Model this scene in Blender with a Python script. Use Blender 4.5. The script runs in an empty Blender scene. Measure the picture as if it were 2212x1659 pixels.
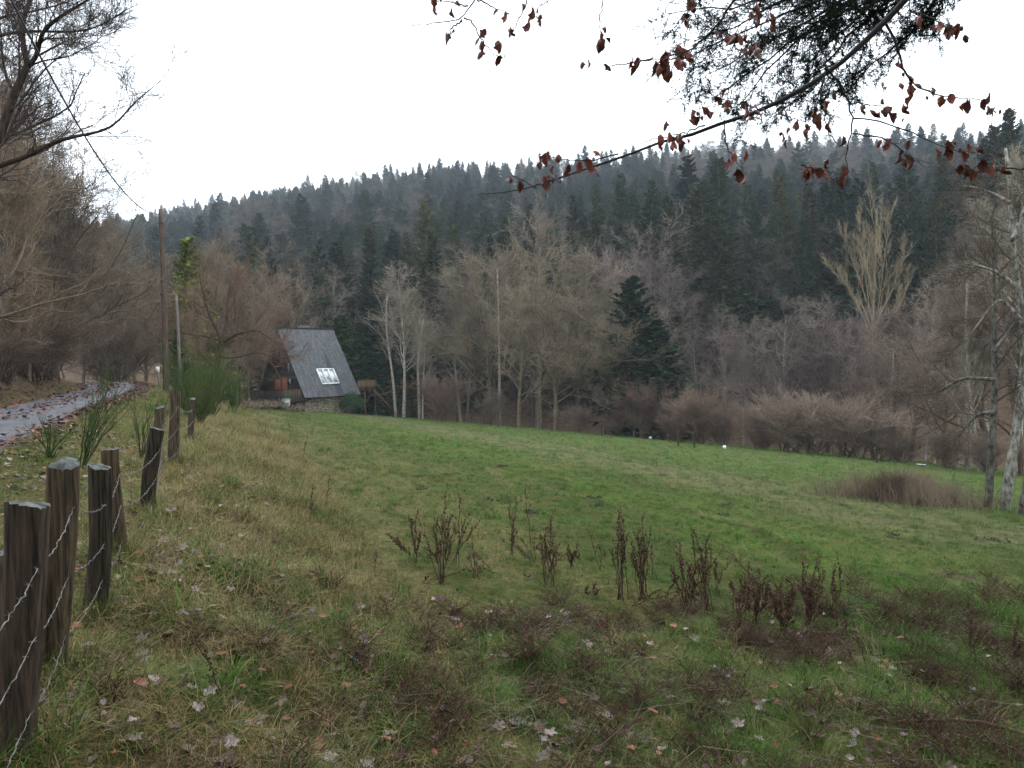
import bpy, math, numpy as np
from mathutils import Matrix, Vector
R = math.radians
rng = np.random.default_rng(7)
S = bpy.context.scene
COL = S.collection

# ------------------------------------------------------------------ camera, sky, light, exposure
FPX, EYE, PITCH, ROLL = 740.0, 1.65, math.atan(16 / 740.0), R(2.0)
cd = bpy.data.cameras.new('camera'); cam = bpy.data.objects.new('camera', cd); COL.objects.link(cam)
cd.sensor_width = 36.0; cd.lens = 36.0 * FPX / 1024.0; cd.clip_start = 0.05; cd.clip_end = 5000
CAMM = Matrix.Translation((0, 0, EYE)) @ Matrix.Rotation(R(90) - PITCH, 4, 'X') @ Matrix.Rotation(-ROLL, 4, 'Z')
cam.matrix_world = CAMM
S.camera = cam

SUN_EL, SUN_ROT = R(48), R(200)
w = bpy.data.worlds.new('World'); S.world = w; w.use_nodes = True
nt = w.node_tree; nt.nodes.clear()
sky = nt.nodes.new('ShaderNodeTexSky'); sky.sky_type = 'NISHITA'; sky.sun_disc = False
sky.sun_elevation = SUN_EL; sky.sun_rotation = SUN_ROT; sky.air_density = 1.0; sky.dust_density = 4.0
mx = nt.nodes.new('ShaderNodeMix'); mx.data_type = 'RGBA'; mx.inputs[0].default_value = 0.88
nt.links.new(sky.outputs[0], mx.inputs[6]); mx.inputs[7].default_value = (10.3, 11.2, 12.0, 1)   # closed cloud cover
bg = nt.nodes.new('ShaderNodeBackground'); bg.inputs[1].default_value = 0.10
nt.links.new(mx.outputs[2], bg.inputs[0])
ow = nt.nodes.new('ShaderNodeOutputWorld'); nt.links.new(bg.outputs[0], ow.inputs[0])
sl = bpy.data.lights.new('sun', 'SUN'); sl.energy = 0.6; sl.angle = R(40); sl.color = (1, .97, .93)
so = bpy.data.objects.new('sun', sl); COL.objects.link(so)
so.rotation_euler = (R(90) - SUN_EL, 0, math.pi - SUN_ROT + math.pi)
S.view_settings.view_transform = 'Standard'; S.view_settings.look = 'None'
S.view_settings.gamma = 1; S.view_settings.use_curve_mapping = False
S.view_settings.exposure = 1.35
S.render.engine = 'CYCLES'
cy = S.cycles
cy.max_bounces = 4; cy.diffuse_bounces = 3; cy.glossy_bounces = 2; cy.transmission_bounces = 2
cy.transparent_max_bounces = 4; cy.volume_bounces = 1; cy.caustics_reflective = False; cy.caustics_refractive = False
cy.use_denoising = True; cy.denoiser = 'OPENIMAGEDENOISE'; cy.denoising_input_passes = 'RGB_ALBEDO_NORMAL'; cy.denoising_prefilter = 'ACCURATE'
S.render.filter_size = 1.3 if hasattr(S.render, 'filter_size') else 1.5

# ------------------------------------------------------------------ terrain functions
K = 1024.0 / 2212.0                      # my notes on the photograph are in a 2212 px wide copy
CM = np.array(CAMM.to_3x3())
def ray(u, v):
    u, v = u * K, v * K
    d = CM @ np.array([(u - 512) / FPX, (384 - v) / FPX, -1.0])
    return d / d[1]                       # per metre of forward distance (world y)
def at(u, v, Y):
    d = ray(u, v); return np.array([d[0] * Y, d[1] * Y, EYE + d[2] * Y])
def sm(t):
    t = np.clip(t, 0, 1); return t * t * (3 - 2 * t)
def fence_x(y):
    y = np.asarray(y, float)
    return -0.72 - 0.385 * y - 0.012 * np.maximum(y - 28, 0) ** 2
VERGE, ROADW = 2.6, 3.2
SK_U = np.array([102, 200, 296, 417, 486, 588, 700, 880, 1024.])
SK_V = np.array([222, 203, 184, 167, 162, 155, 141, 133, 120.])
_d = np.array([ray(u / K, v / K) for u, v in zip(SK_U, SK_V)])
SK_A, SK_T = _d[:, 0], _d[:, 2]
def meadow(x, y): return 0.35 - 0.108 * x - 0.06 * y
def S_of(x, y): return (x - 7) * .51 + (y - 60) * .86
def H(x, y):
    x = np.asarray(x, float); y = np.asarray(y, float)
    m = meadow(x, y)
    s = S_of(x, y)
    m = m + np.maximum(s - 6, 0) * .107 - 0.9 * np.exp(-((s - 11) / 4) ** 2)
    dip = lambda x_: -0.42 * np.exp(-((x_ - .8) ** 2 + (y - 3.0) ** 2) / 70)
    m = m + dip(x)
    cc = .935 * x + .354 * y
    for c0, dp, wd in ((4.6, .05, .22), (6.1, .07, .2), (7.9, .05, .25), (14.2, .05, .3)): m = m - dp * np.exp(-((cc - c0 - .25 * np.sin(y * .23 + c0)) / wd) ** 2) * sm((60 - y) / 12)
    # far slope
    ys = np.maximum(y, 25.0)
    a = np.clip(x / ys, -.95, 1.1)
    yr = np.interp(a, [-.6, -.3, .1, .7], [470, 380, 300, 230])
    tn = np.interp(a, SK_A, SK_T)
    zr = EYE + tn * yr - 11.5
    ca = .51 * a + .86
    yf = (16 + 55.17) / np.maximum(ca, .2)
    t = np.clip((y - yf) / np.maximum(yr - yf, 40), 0, 1.15)
    fl = m
    t2 = np.where(t < 1, t - .04 * np.sin(np.pi * t), t)
    hill = np.where(y > yf, (zr - fl) * np.minimum(t2, 1 + .02 * (t - 1)), 0)
    m = m + np.where(y > 25, hill, 0)
    # bank, verge, road and the slope left of the road
    fx = fence_x(y)
    yc = np.clip(y, -12, 60)
    zf = .33 + .007 * yc - .38 * np.exp(-(y / 2.8) ** 2)
    mf = meadow(fx, y) + dip(fx)
    zf = np.maximum(zf, mf + np.where(y > 20, .05, -.3))
    zr_ = np.maximum(.4 + .03 * np.clip(yc, -12, 40), zf + .02)
    right = m + (zf - mf) * (1 - sm((x - fx - .05 + .22 * np.sin(y * 1.9 + np.sin(y * .8 + x)) * sm((x - fx) / .5)) / (1.75 + .06 * np.clip(y, 0, 34))))
    e = fx - x
    left = zf + (zr_ - zf) * sm(e / VERGE)
    d = e - VERGE - ROADW
    left = left + 1.25 * sm(d / 2.6) + .24 * np.maximum(d - 2.0, 0) - .16 * np.maximum(d - 40, 0)
    fade = sm((y - 95) / 40)
    return np.where(e > 0, left * (1 - fade) + np.maximum(m, left * 0) * fade, right)
def Hs(x, y): return float(H(np.array([x]), np.array([y]))[0])
def gp(u, v, ymax=120):
    d = ray(u, v)
    ys = np.linspace(1.2, ymax, 6000)
    z = EYE + d[2] * ys
    h = H(d[0] * ys, ys)
    i = np.argmax(z < h)
    Y = ys[i] if (z < h).any() else ymax
    return np.array([d[0] * Y, Y, Hs(d[0] * Y, Y)])
def onY(u, Y):
    """ground point in the image column u (taken at the horizon row) at distance Y"""
    X = ray(u, 810)[0] * Y
    return np.array([X, Y, Hs(X, Y)])

# ------------------------------------------------------------------ mesh helpers
class G:
    def __init__(s): s.v = []; s.q = []; s.t = []; s.n = 0; s.qm = []; s.tm = []; s.m = 0
    def add(s, v, q=None, t=None):
        v = np.asarray(v, float).reshape(-1, 3)
        if q is not None and len(q): q = np.asarray(q, np.int64) + s.n; s.q.append(q); s.qm.append(np.full(len(q), s.m))
        if t is not None and len(t): t = np.asarray(t, np.int64) + s.n; s.t.append(t); s.tm.append(np.full(len(t), s.m))
        s.v.append(v); s.n += len(v); return s
    def box(s, c, h, M=None):
        c = np.asarray(c, float); h = np.asarray(h, float)
        b = np.array([[i, j, k] for i in (-1, 1) for j in (-1, 1) for k in (-1, 1)], float) * h
        if M is not None: b = b @ np.asarray(M, float).T
        return s.add(b + c, [[0, 1, 3, 2], [4, 6, 7, 5], [0, 4, 5, 1], [2, 3, 7, 6], [0, 2, 6, 4], [1, 5, 7, 3]])
    def beam(s, a, b, w, h=None, up=(0, 0, 1)):
        a = np.asarray(a, float); b = np.asarray(b, float); h = w if h is None else h
        d = b - a; L = np.linalg.norm(d); d = d / L
        u = np.asarray(up, float)
        if abs(d @ u) > .98: u = np.array([1., 0, 0])
        x = np.cross(d, u); x /= np.linalg.norm(x); z = np.cross(x, d)
        return s.box((a + b) / 2, (w / 2, L / 2, h / 2), np.c_[x, d, z])
    def tubes(s, P, Rr, sides=3, cap=False):
        P = np.asarray(P, float); Rr = np.asarray(Rr, float)
        if P.ndim == 2: P = P[None]; Rr = Rr[None]
        N, k, _ = P.shape
        if N == 0: return s
        T = np.empty_like(P); T[:, 1:-1] = P[:, 2:] - P[:, :-2]; T[:, 0] = P[:, 1] - P[:, 0]; T[:, -1] = P[:, -1] - P[:, -2]
        T /= np.linalg.norm(T, axis=2, keepdims=True) + 1e-9
        ax = T.mean(1); ref = np.where(np.abs(ax[:, 2:3]) > .8, [[1., .13, .07]], [[.05, .1, 1.]])
        A = np.cross(T, ref[:, None, :]); A /= np.linalg.norm(A, axis=2, keepdims=True) + 1e-9
        B = np.cross(T, A)
        th = np.arange(sides) * 2 * np.pi / sides
        V = P[:, :, None] + Rr[:, :, None, None] * (A[:, :, None] * np.cos(th)[:, None] + B[:, :, None] * np.sin(th)[:, None])
        idx = np.arange(N * k * sides).reshape(N, k, sides)
        a = idx[:, :-1]; b = idx[:, 1:]
        q = np.stack([a, np.roll(a, -1, 2), np.roll(b, -1, 2), b], -1).reshape(-1, 4)
        s.add(V, q)
        if cap:
            c0 = s.n - N * k * sides
            tr = []
            for j in range(1, sides - 1):
                e = idx[:, -1]; tr.append(np.stack([e[:, 0], e[:, j], e[:, j + 1]], -1))
                e = idx[:, 0]; tr.append(np.stack([e[:, 0], e[:, j + 1], e[:, j]], -1))
            t = np.concatenate(tr) + c0; s.t.append(t); s.tm.append(np.full(len(t), s.m))
        return s
    def mesh(s, name, mats, smooth=False):
        me = bpy.data.meshes.new(name)
        v = np.concatenate(s.v).astype(np.float32)
        nq = sum(len(x) for x in s.q); ntr = sum(len(x) for x in s.t)
        q = np.concatenate(s.q) if nq else np.zeros((0, 4), int); t = np.concatenate(s.t) if ntr else np.zeros((0, 3), int)
        me.vertices.add(len(v)); me.vertices.foreach_set('co', v.ravel())
        lp = np.concatenate([q.ravel(), t.ravel()]).astype(np.int32)
        me.loops.add(len(lp)); me.loops.foreach_set('vertex_index', lp)
        me.polygons.add(nq + ntr)
        st = np.concatenate([np.arange(nq) * 4, nq * 4 + np.arange(ntr) * 3]).astype(np.int32)
        me.polygons.foreach_set('loop_start', st)
        if not isinstance(mats, (list, tuple)): mats = [mats]
        for m_ in mats: me.materials.append(m_)
        if len(mats) > 1:
            mi = np.concatenate([np.concatenate(s.qm) if nq else np.zeros(0), np.concatenate(s.tm) if ntr else np.zeros(0)]).astype(np.int32)
            me.polygons.foreach_set('material_index', mi)
        if smooth: me.polygons.foreach_set('use_smooth', np.ones(nq + ntr, bool))
        me.update(calc_edges=True); me.validate()
        return me
def obj(name, me, parent=None, loc=None, color=None):
    o = bpy.data.objects.new(name, me); COL.objects.link(o)
    if parent is not None: o.parent = parent
    if loc is not None: o.location = loc
    if color is not None: o.color = (*color, 1)
    return o
def tag(o, label=None, cat=None, group=None, kind=None):
    if label: o['label'] = label
    if cat: o['category'] = cat
    if group: o['group'] = group
    if kind: o['kind'] = kind
    return o
def empty(name, loc, label, cat, group=None, rz=0, sc=1):
    o = bpy.data.objects.new(name, None); COL.objects.link(o); o.empty_display_size = .2
    o.location = loc; o.rotation_euler = (0, 0, rz)
    o.scale = (sc, sc, sc) if np.isscalar(sc) else sc
    return tag(o, label, cat, group)

# ------------------------------------------------------------------ materials
def newmat(name):
    m = bpy.data.materials.new(name); m.use_nodes = True
    nt = m.node_tree; nt.nodes.clear()
    out = nt.nodes.new('ShaderNodeOutputMaterial'); b = nt.nodes.new('ShaderNodeBsdfPrincipled')
    nt.links.new(b.outputs[0], out.inputs[0])
    return m, nt, b
def nd(nt, typ, **kw):
    n = nt.nodes.new(typ)
    for k, v in kw.items(): setattr(n, k, v)
    return n
def ln(nt, a, b): nt.links.new(a, b)
def val(nt, op, a, b=None, c=None):
    n = nd(nt, 'ShaderNodeMath', operation=op)
    for i, x in enumerate((a, b, c)):
        if x is None: continue
        if hasattr(x, 'links'): ln(nt, x, n.inputs[i])
        else: n.inputs[i].default_value = x
    return n.outputs[0]
def mix(nt, f, a, b, mode='MIX'):
    n = nd(nt, 'ShaderNodeMix', data_type='RGBA', blend_type=mode)
    for i, x in ((0, f), (6, a), (7, b)):
        if hasattr(x, 'links'): ln(nt, x, n.inputs[i])
        elif i == 0: n.inputs[0].default_value = x
        else: n.inputs[i].default_value = (*x, 1)
    return n.outputs[2]
def rampv(nt, x, stops):
    n = nd(nt, 'ShaderNodeValToRGB'); ln(nt, x, n.inputs[0])
    el = n.color_ramp.elements
    while len(el) < len(stops): el.new(.5)
    for e, (p, c) in zip(el, stops):
        e.position = p; e.color = (*c, 1) if not np.isscalar(c) else (c, c, c, 1)
    return n.outputs[0]
def noise(nt, vec, scale, detail=3, rough=.55):
    n = nd(nt, 'ShaderNodeTexNoise'); n.inputs['Scale'].default_value = scale; n.inputs['Detail'].default_value = detail
    n.inputs['Roughness'].default_value = rough
    if vec is not None: ln(nt, vec, n.inputs['Vector'])
    return n.outputs[0]
def mapping(nt, vec, scale=(1, 1, 1), rot=(0, 0, 0), loc=(0, 0, 0)):
    n = nd(nt, 'ShaderNodeMapping'); ln(nt, vec, n.inputs[0])
    n.inputs['Scale'].default_value = scale; n.inputs['Rotation'].default_value = rot; n.inputs['Location'].default_value = loc
    return n.outputs[0]
def bump(nt, b, h, strength=.4, dist=.02):
    n = nd(nt, 'ShaderNodeBump'); n.inputs['Strength'].default_value = strength; n.inputs['Distance'].default_value = dist
    ln(nt, h, n.inputs['Height']); ln(nt, n.outputs[0], b.inputs['Normal'])

def m_plain(name, c1, c2, scale=6, rough=.7, spec=.2, vec='Object', stretch=(1, 1, 1), bmp=0, tint=False, metal=0, rnd=0.0):
    m, nt, b = newmat(name)
    tc = nd(nt, 'ShaderNodeTexCoord')
    v = mapping(nt, tc.outputs[vec], stretch)
    n = noise(nt, v, scale, 4)
    c = mix(nt, rampv(nt, n, [(.35, 0.), (.65, 1.)]), c1, c2)
    oi = nd(nt, 'ShaderNodeObjectInfo')
    if tint: c = mix(nt, 1.0, c, oi.outputs['Color'], 'MULTIPLY')
    if rnd:
        r = val(nt, 'MULTIPLY_ADD', oi.outputs['Random'], rnd, 1 - rnd / 2)
        cb = nd(nt, 'ShaderNodeCombineColor'); [ln(nt, r, cb.inputs[i]) for i in range(3)]
        c = mix(nt, 1.0, c, cb.outputs[0], 'MULTIPLY')
    ln(nt, c, b.inputs['Base Color'])
    b.inputs['Roughness'].default_value = rough; b.inputs['Specular IOR Level'].default_value = spec
    b.inputs['Metallic'].default_value = metal
    if bmp: bump(nt, b, n, .6, bmp)
    return m
M = {}
M['bark'] = m_plain('bark', (.045, .035, .028), (.10, .085, .065), 5, .9, .05, stretch=(3, 3, .6), bmp=.02, tint=True)
M['twig'] = m_plain('twig_bark', (.072, .060, .051), (.155, .130, .108), .5, .9, .04, tint=True, rnd=.3)
M['lichen_bark'] = m_plain('lichen_bark', (.055, .05, .042), (.26, .25, .22), 9, .85, .1, stretch=(1.6, 1.6, .8), bmp=.01, tint=True)
M['needle'] = m_plain('spruce_needles', (.012, .025, .015), (.038, .061, .031), .9, .8, .05, tint=True, rnd=.8)
m_ = M['needle']; nt_ = m_.node_tree; b_ = [n for n in nt_.nodes if n.type == 'BSDF_PRINCIPLED'][0]; oc = b_.inputs['Base Color'].links[0].from_socket
gp_ = nd(nt_, 'ShaderNodeNewGeometry'); oi_ = nd(nt_, 'ShaderNodeObjectInfo')
hv = rampv(nt_, val(nt_, 'FRACT', val(nt_, 'MULTIPLY', oi_.outputs['Random'], 7.31)), [(0., (.75, .95, 1.0)), (.45, (1, 1, .95)), (.8, (1.35, 1.2, .85)), (1., (1.7, 1.25, .95))])
ln(nt_, mix(nt_, 1.0, oc, hv, 'MULTIPLY'), b_.inputs['Base Color'])
M['leafy'] = m_plain('evergreen_leaves', (.02, .05, .018), (.06, .12, .035), 2.0, .55, .25, tint=True)
M['deadleaf'] = m_plain('beech_leaf', (.075, .018, .012), (.20, .055, .03), 9, .5, .3, tint=True, rnd=.6)
M['wood_post'] = m_plain('weathered_post_wood', (.013, .011, .008), (.085, .058, .036), 7, .8, .2, stretch=(9, 9, .5), bmp=.02, tint=True)
M['post_top'] = m_plain('post_end_grain', (.022, .026, .022), (.085, .095, .085), 34, .6, .3, bmp=.006)
M['wire'] = m_plain('galvanised_wire', (.06, .05, .045), (.24, .235, .225), 14, .6, .3, metal=.2)
M['cable'] = m_plain('black_cable', (.02, .02, .022), (.03, .03, .03), 3, .5, .3)
M['pole'] = m_plain('utility_pole_wood', (.045, .033, .027), (.12, .082, .064), 5, .85, .1, stretch=(4, 4, .35), bmp=.015)
M['grey_wood'] = m_plain('grey_weathered_wood', (.10, .09, .075), (.22, .19, .15), 9, .85, .15, stretch=(5, 5, .8), bmp=.006, tint=True)
M['dark_wood'] = m_plain('dark_stained_boards', (.010, .008, .008), (.03, .02, .018), 4, .6, .3, stretch=(.6, .6, 6), bmp=.004, tint=True)
M['door'] = m_plain('red_brown_door_wood', (.16, .035, .015), (.26, .07, .03), 4, .55, .3, stretch=(4, 4, .6))
M['white_paint'] = m_plain('white_paint', (.62, .63, .63), (.8, .8, .8), 6, .5, .4, tint=True)
M['glass'] = m_plain('window_glass', (.03, .035, .04), (.06, .065, .07), 2, .06, .8)
M['stonework'] = m_plain('rubble_stone', (.20, .18, .145), (.46, .42, .34), 3, .85, .15, bmp=.01, tint=True, rnd=.7)
M['mortar'] = m_plain('dark_mortar', (.07, .06, .05), (.13, .115, .095), 9, .9, .1)
M['metal_dark'] = m_plain('dark_sheet_metal', (.03, .03, .033), (.06, .06, .062), 9, .5, .4, metal=.5)
M['plastic'] = m_plain('grey_plastic', (.34, .36, .34), (.46, .48, .46), 4, .5, .4, tint=True)
M['soil'] = m_plain('molehill_soil', (.012, .010, .008), (.04, .03, .022), 40, .95, .1, bmp=.02)
M['dock'] = m_plain('dry_dock_stalk', (.028, .015, .011), (.10, .05, .034), 30, .8, .15, tint=True)
M['reed'] = m_plain('dry_reed', (.085, .060, .044), (.23, .175, .125), 1.2, .9, .05, rnd=.3)
M['broom'] = m_plain('broom_stems', (.035, .065, .018), (.085, .14, .035), 4, .6, .2, tint=True)

# slate roof
m, nt, b = newmat('slate_roof'); M['slate'] = m
tc = nd(nt, 'ShaderNodeTexCoord')
br = nd(nt, 'ShaderNodeTexBrick'); br.offset = .5
ln(nt, mapping(nt, tc.outputs['UV'], (1, 1, 1)), br.inputs['Vector'])
br.inputs['Scale'].default_value = 1; br.inputs['Brick Width'].default_value = .22; br.inputs['Row Height'].default_value = .14
br.inputs['Mortar Size'].default_value = .008; br.inputs['Color1'].default_value = (.036, .041, .052, 1); br.inputs['Color2'].default_value = (.085, .092, .105, 1)
br.inputs['Mortar'].default_value = (.025, .027, .03, 1); br.inputs['Bias'].default_value = 0
n1 = noise(nt, tc.outputs['UV'], .9, 4); n2 = noise(nt, mapping(nt, tc.outputs['UV'], (5, .5, 1)), 1.5, 3)
c = mix(nt, val(nt, 'MULTIPLY', rampv(nt, n1, [(.42, 0.), (.68, 1.)]), .7), br.outputs[0], (.075, .062, .045))
c = mix(nt, val(nt, 'MULTIPLY', rampv(nt, n2, [(.45, 0.), (.70, 1.)]), .5), c, (.16, .17, .185))
ln(nt, c, b.inputs['Base Color']); b.inputs['Roughness'].default_value = .6; b.inputs['Specular IOR Level'].default_value = .18
bump(nt, b, br.outputs[1], -.5, .02)
M['slate_dark'] = m_plain('wet_dark_slate', (.030, .034, .045), (.055, .06, .075), 6, .4, .4)

# grass colouring shared by the meadow ground and the blades standing on it
def grass_colour(nt, blade):
    g = nd(nt, 'ShaderNodeNewGeometry'); pos = g.outputs['Position']
    sp = nd(nt, 'ShaderNodeSeparateXYZ'); ln(nt, pos, sp.inputs[0])
    X, Y = sp.outputs[0], sp.outputs[1]
    wob = noise(nt, mapping(nt, pos, (1, 1, 0)), .35, 3)
    c = val(nt, 'ADD', val(nt, 'MULTIPLY', X, .935), val(nt, 'MULTIPLY', Y, .354))
    c = val(nt, 'ADD', c, val(nt, 'MULTIPLY', val(nt, 'SUBTRACT', wob, .5), 4.0))
    u = val(nt, 'DIVIDE', val(nt, 'ADD', c, 6.0), 30.0)
    base = rampv(nt, u, [(0.0, (.150, .118, .050)), (.20, (.165, .140, .058)), (.31, (.130, .135, .042)), (.37, (.052, .092, .015)),
                         (.42, (.070, .140, .018)), (.485, (.095, .140, .030)), (.53, (.160, .158, .078)), (.62, (.145, .158, .072)), (.69, (.075, .130, .028)), (.76, (.085, .145, .034)), (1.0, (.090, .145, .040))])
    al = val(nt, 'SUBTRACT', val(nt, 'MULTIPLY', X, .354), val(nt, 'MULTIPLY', Y, .935))
    cv = nd(nt, 'ShaderNodeCombineXYZ'); ln(nt, val(nt, 'MULTIPLY', c, 1.5), cv.inputs[0]); ln(nt, val(nt, 'MULTIPLY', al, .10), cv.inputs[1])
    st = noise(nt, cv.outputs[0], 1.0, 4)
    base = mix(nt, val(nt, 'MULTIPLY', rampv(nt, st, [(.46, 0.), (.62, 1.)]), .9), base, (.038, .075, .012))
    st2 = noise(nt, mapping(nt, cv.outputs[0], (1.6, 2.5, 1), (0, 0, 0), (9, 3, 0)), 1.0, 4)
    base = mix(nt, val(nt, 'MULTIPLY', rampv(nt, st2, [(.54, 0.), (.68, 1.)]), .75), base, (.16, .155, .06))
    pt = noise(nt, mapping(nt, pos, (1, 1, 0)), 1.7, 5, .65)
    base = mix(nt, val(nt, 'MULTIPLY', rampv(nt, pt, [(.52, 0.), (.68, 1.)]), .42), base, (.150, .110, .050))
    pg = noise(nt, mapping(nt, pos, (1, 1, 0), (0, 0, 0), (31, 7, 0)), 3.1, 4, .6)
    base = mix(nt, val(nt, 'MULTIPLY', rampv(nt, pg, [(.52, 0.), (.68, 1.)]), .55), base, (.032, .075, .012))
    return base, pos, (X, Y)
m, nt, b = newmat('meadow_grass'); M['ground'] = m
base, pos, (X, Y) = grass_colour(nt, False)
dk = noise(nt, mapping(nt, pos, (1, 1, 0)), 14, 6, .7)
base = mix(nt, val(nt, 'MULTIPLY', rampv(nt, dk, [(.40, 1.), (.55, 0.)]), .6), base, (.03, .035, .014))
th_ = noise(nt, mapping(nt, pos, (1, 1, .4)), 26, 5, .7)
base = mix(nt, val(nt, 'MULTIPLY', rampv(nt, th_, [(.36, 0.), (.62, 1.)]), .75), base, (.055, .040, .020))
# forest floor beyond the meadow edge and left of the road
sv = val(nt, 'ADD', val(nt, 'MULTIPLY', X, .51), val(nt, 'MULTIPLY', Y, .86))
ff = rampv(nt, val(nt, 'DIVIDE', val(nt, 'SUBTRACT', sv, 54.0), 4.0), [(.2, 0.), (.9, 1.)])
fx = val(nt, 'SUBTRACT', val(nt, 'MULTIPLY', Y, -.385), .72 + VERGE + ROADW - .5)
lf = rampv(nt, val(nt, 'ADD', val(nt, 'DIVIDE', val(nt, 'SUBTRACT', fx, X), 3.0), val(nt, 'MULTIPLY', noise(nt, pos, .8, 3), .5)), [(.35, 0.), (.6, 1.)])
fln = noise(nt, pos, 2.0, 5, .7)
floor = mix(nt, rampv(nt, fln, [(.35, 0.), (.65, 1.)]), (.048, .033, .022), (.13, .085, .054))
base = mix(nt, val(nt, 'MAXIMUM', ff, lf), base, floor)
ln(nt, base, b.inputs['Base Color']); b.inputs['Roughness'].default_value = .95; b.inputs['Specular IOR Level'].default_value = .03
bump(nt, b, dk, .9, .05)
def m_blade(name, extra, f, dark=1.0):
    m, nt, b = newmat(name)
    base, pos, _ = grass_colour(nt, True)
    oi = nd(nt, 'ShaderNodeObjectInfo')
    base = mix(nt, f, base, extra)
    r = val(nt, 'MULTIPLY_ADD', oi.outputs['Random'], .7, .65 * dark)
    cb = nd(nt, 'ShaderNodeCombineColor'); [ln(nt, r, cb.inputs[i]) for i in range(3)]
    base = mix(nt, 1.0, base, cb.outputs[0], 'MULTIPLY')
    ln(nt, base, b.inputs['Base Color']); b.inputs['Roughness'].default_value = .6; b.inputs['Specular IOR Level'].default_value = .08
    return m
M['blade'] = m_blade('grass_blade', (.075, .135, .022), .2)
M['blade_lush'] = m_blade('lush_grass_blade', (.055, .125, .018), .75)
M['blade_dry'] = m_blade('dry_grass_blade', (.225, .158, .075), .78)

# ------------------------------------------------------------------ setting: ground, road
def axis(n, lim0, lim1, fine):
    t = np.linspace(-1, 1, n); k = 5.2
    v = np.sinh(k * t) / np.sinh(k)
    return np.where(t < 0, v * -lim0, v * lim1)
gx = axis(361, -520, 520, .1); gy = np.unique(np.concatenate([np.linspace(-40, -2, 20), np.linspace(-2, 14, 130), 14 + (np.linspace(0, 1, 220) ** 2.2) * 640]))
XX, YY = np.meshgrid(gx, gy, indexing='ij')
ZZ = H(XX, YY)
def lump(x, y): return (1 + 1.8 * np.exp(-((x - fence_x(y) - .9) / 1.0) ** 2)) * (.03 * np.sin(x * 2.1 + 1.3 * np.sin(y * 1.7)) * np.sin(y * 2.6 + np.sin(x * 1.9)) + .018 * np.sin(x * 5.3 + y * 2.2) * np.sin(y * 4.7 - x * 1.1))
ex = fence_x(YY) - XX
onroad = (ex > VERGE - .2) & (ex < VERGE + ROADW + .2) & (YY < 110)
ZZ = ZZ + np.where(onroad, 0, lump(XX, YY)) - np.where(onroad, .03, 0)
g = G(); nx, ny = XX.shape
idx = np.arange(nx * ny).reshape(nx, ny)
g.add(np.stack([XX, YY, ZZ], -1), np.stack([idx[:-1, :-1], idx[1:, :-1], idx[1:, 1:], idx[:-1, 1:]], -1).reshape(-1, 4))
tag(obj('ground', g.mesh('ground', M['ground'], True)), kind='structure')

m, nt, b = newmat('worn_track'); M['road'] = m
tc = nd(nt, 'ShaderNodeTexCoord'); pos = nd(nt, 'ShaderNodeNewGeometry').outputs['Position']
uvs = nd(nt, 'ShaderNodeSeparateXYZ'); ln(nt, tc.outputs['UV'], uvs.inputs[0])
n1 = noise(nt, pos, 2.2, 6, .7); n2 = noise(nt, pos, 30, 3)
c = mix(nt, rampv(nt, n1, [(.35, 0.), (.65, 1.)]), (.040, .040, .047), (.105, .105, .118))
c = mix(nt, val(nt, 'MULTIPLY', rampv(nt, n2, [(.5, 0.), (.7, 1.)]), .3), c, (.18, .18, .195))
edge = val(nt, 'ABSOLUTE', val(nt, 'SUBTRACT', uvs.outputs[0], .5))
lfm = rampv(nt, val(nt, 'ADD', edge, val(nt, 'MULTIPLY', val(nt, 'SUBTRACT', n1, .5), .35)), [(.36, 0.), (.46, 1.)])
mid = rampv(nt, val(nt, 'ADD', edge, val(nt, 'MULTIPLY', val(nt, 'SUBTRACT', n1, .5), .5)), [(.0, 1.), (.05, 0.)])
c = mix(nt, val(nt, 'MULTIPLY', val(nt, 'MAXIMUM', lfm, val(nt, 'MULTIPLY', mid, .6)), .85), c, (.075, .038, .024))
ln(nt, c, b.inputs['Base Color']); b.inputs['Roughness'].default_value = .6; b.inputs['Specular IOR Level'].default_value = .2
bump(nt, b, n1, .5, .04)
g = G(); ry = np.concatenate([np.linspace(-15, 60, 260), np.linspace(61, 105, 40)]); uu = np.linspace(0, 1, 12)
RY, RU = np.meshgrid(ry, uu, indexing='ij')
RX = fence_x(RY) - VERGE - RU * ROADW
wob = .10 * np.sin(RY * 1.3) + .06 * np.sin(RY * 3.1)
RX = RX + np.where(RU < .05, wob, 0) + np.where(RU > .95, -wob, 0)
RZ = H(RX, RY) + .03 - .05 * np.exp(-((RU - .25) / .1) ** 2) - .05 * np.exp(-((RU - .75) / .1) ** 2) + .015 * np.sin(RY * 2.3 + RU * 9) - .12 * (np.abs(RU - .5) > .47)
idx = np.arange(RX.size).reshape(RX.shape)
g.add(np.stack([RX, RY, RZ], -1), np.stack([idx[:-1, :-1], idx[1:, :-1], idx[1:, 1:], idx[:-1, 1:]], -1).reshape(-1, 4))
me = g.mesh('road', M['road'], True)
uvl = me.uv_layers.new(name='UVMap'); vi = np.empty(len(me.loops), np.int32); me.loops.foreach_get('vertex_index', vi)
uvl.data.foreach_set('uv', np.stack([RU.ravel()[vi], RY.ravel()[vi] / 4], -1).astype(np.float32).ravel())
tag(obj('road', me), kind='structure')

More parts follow.
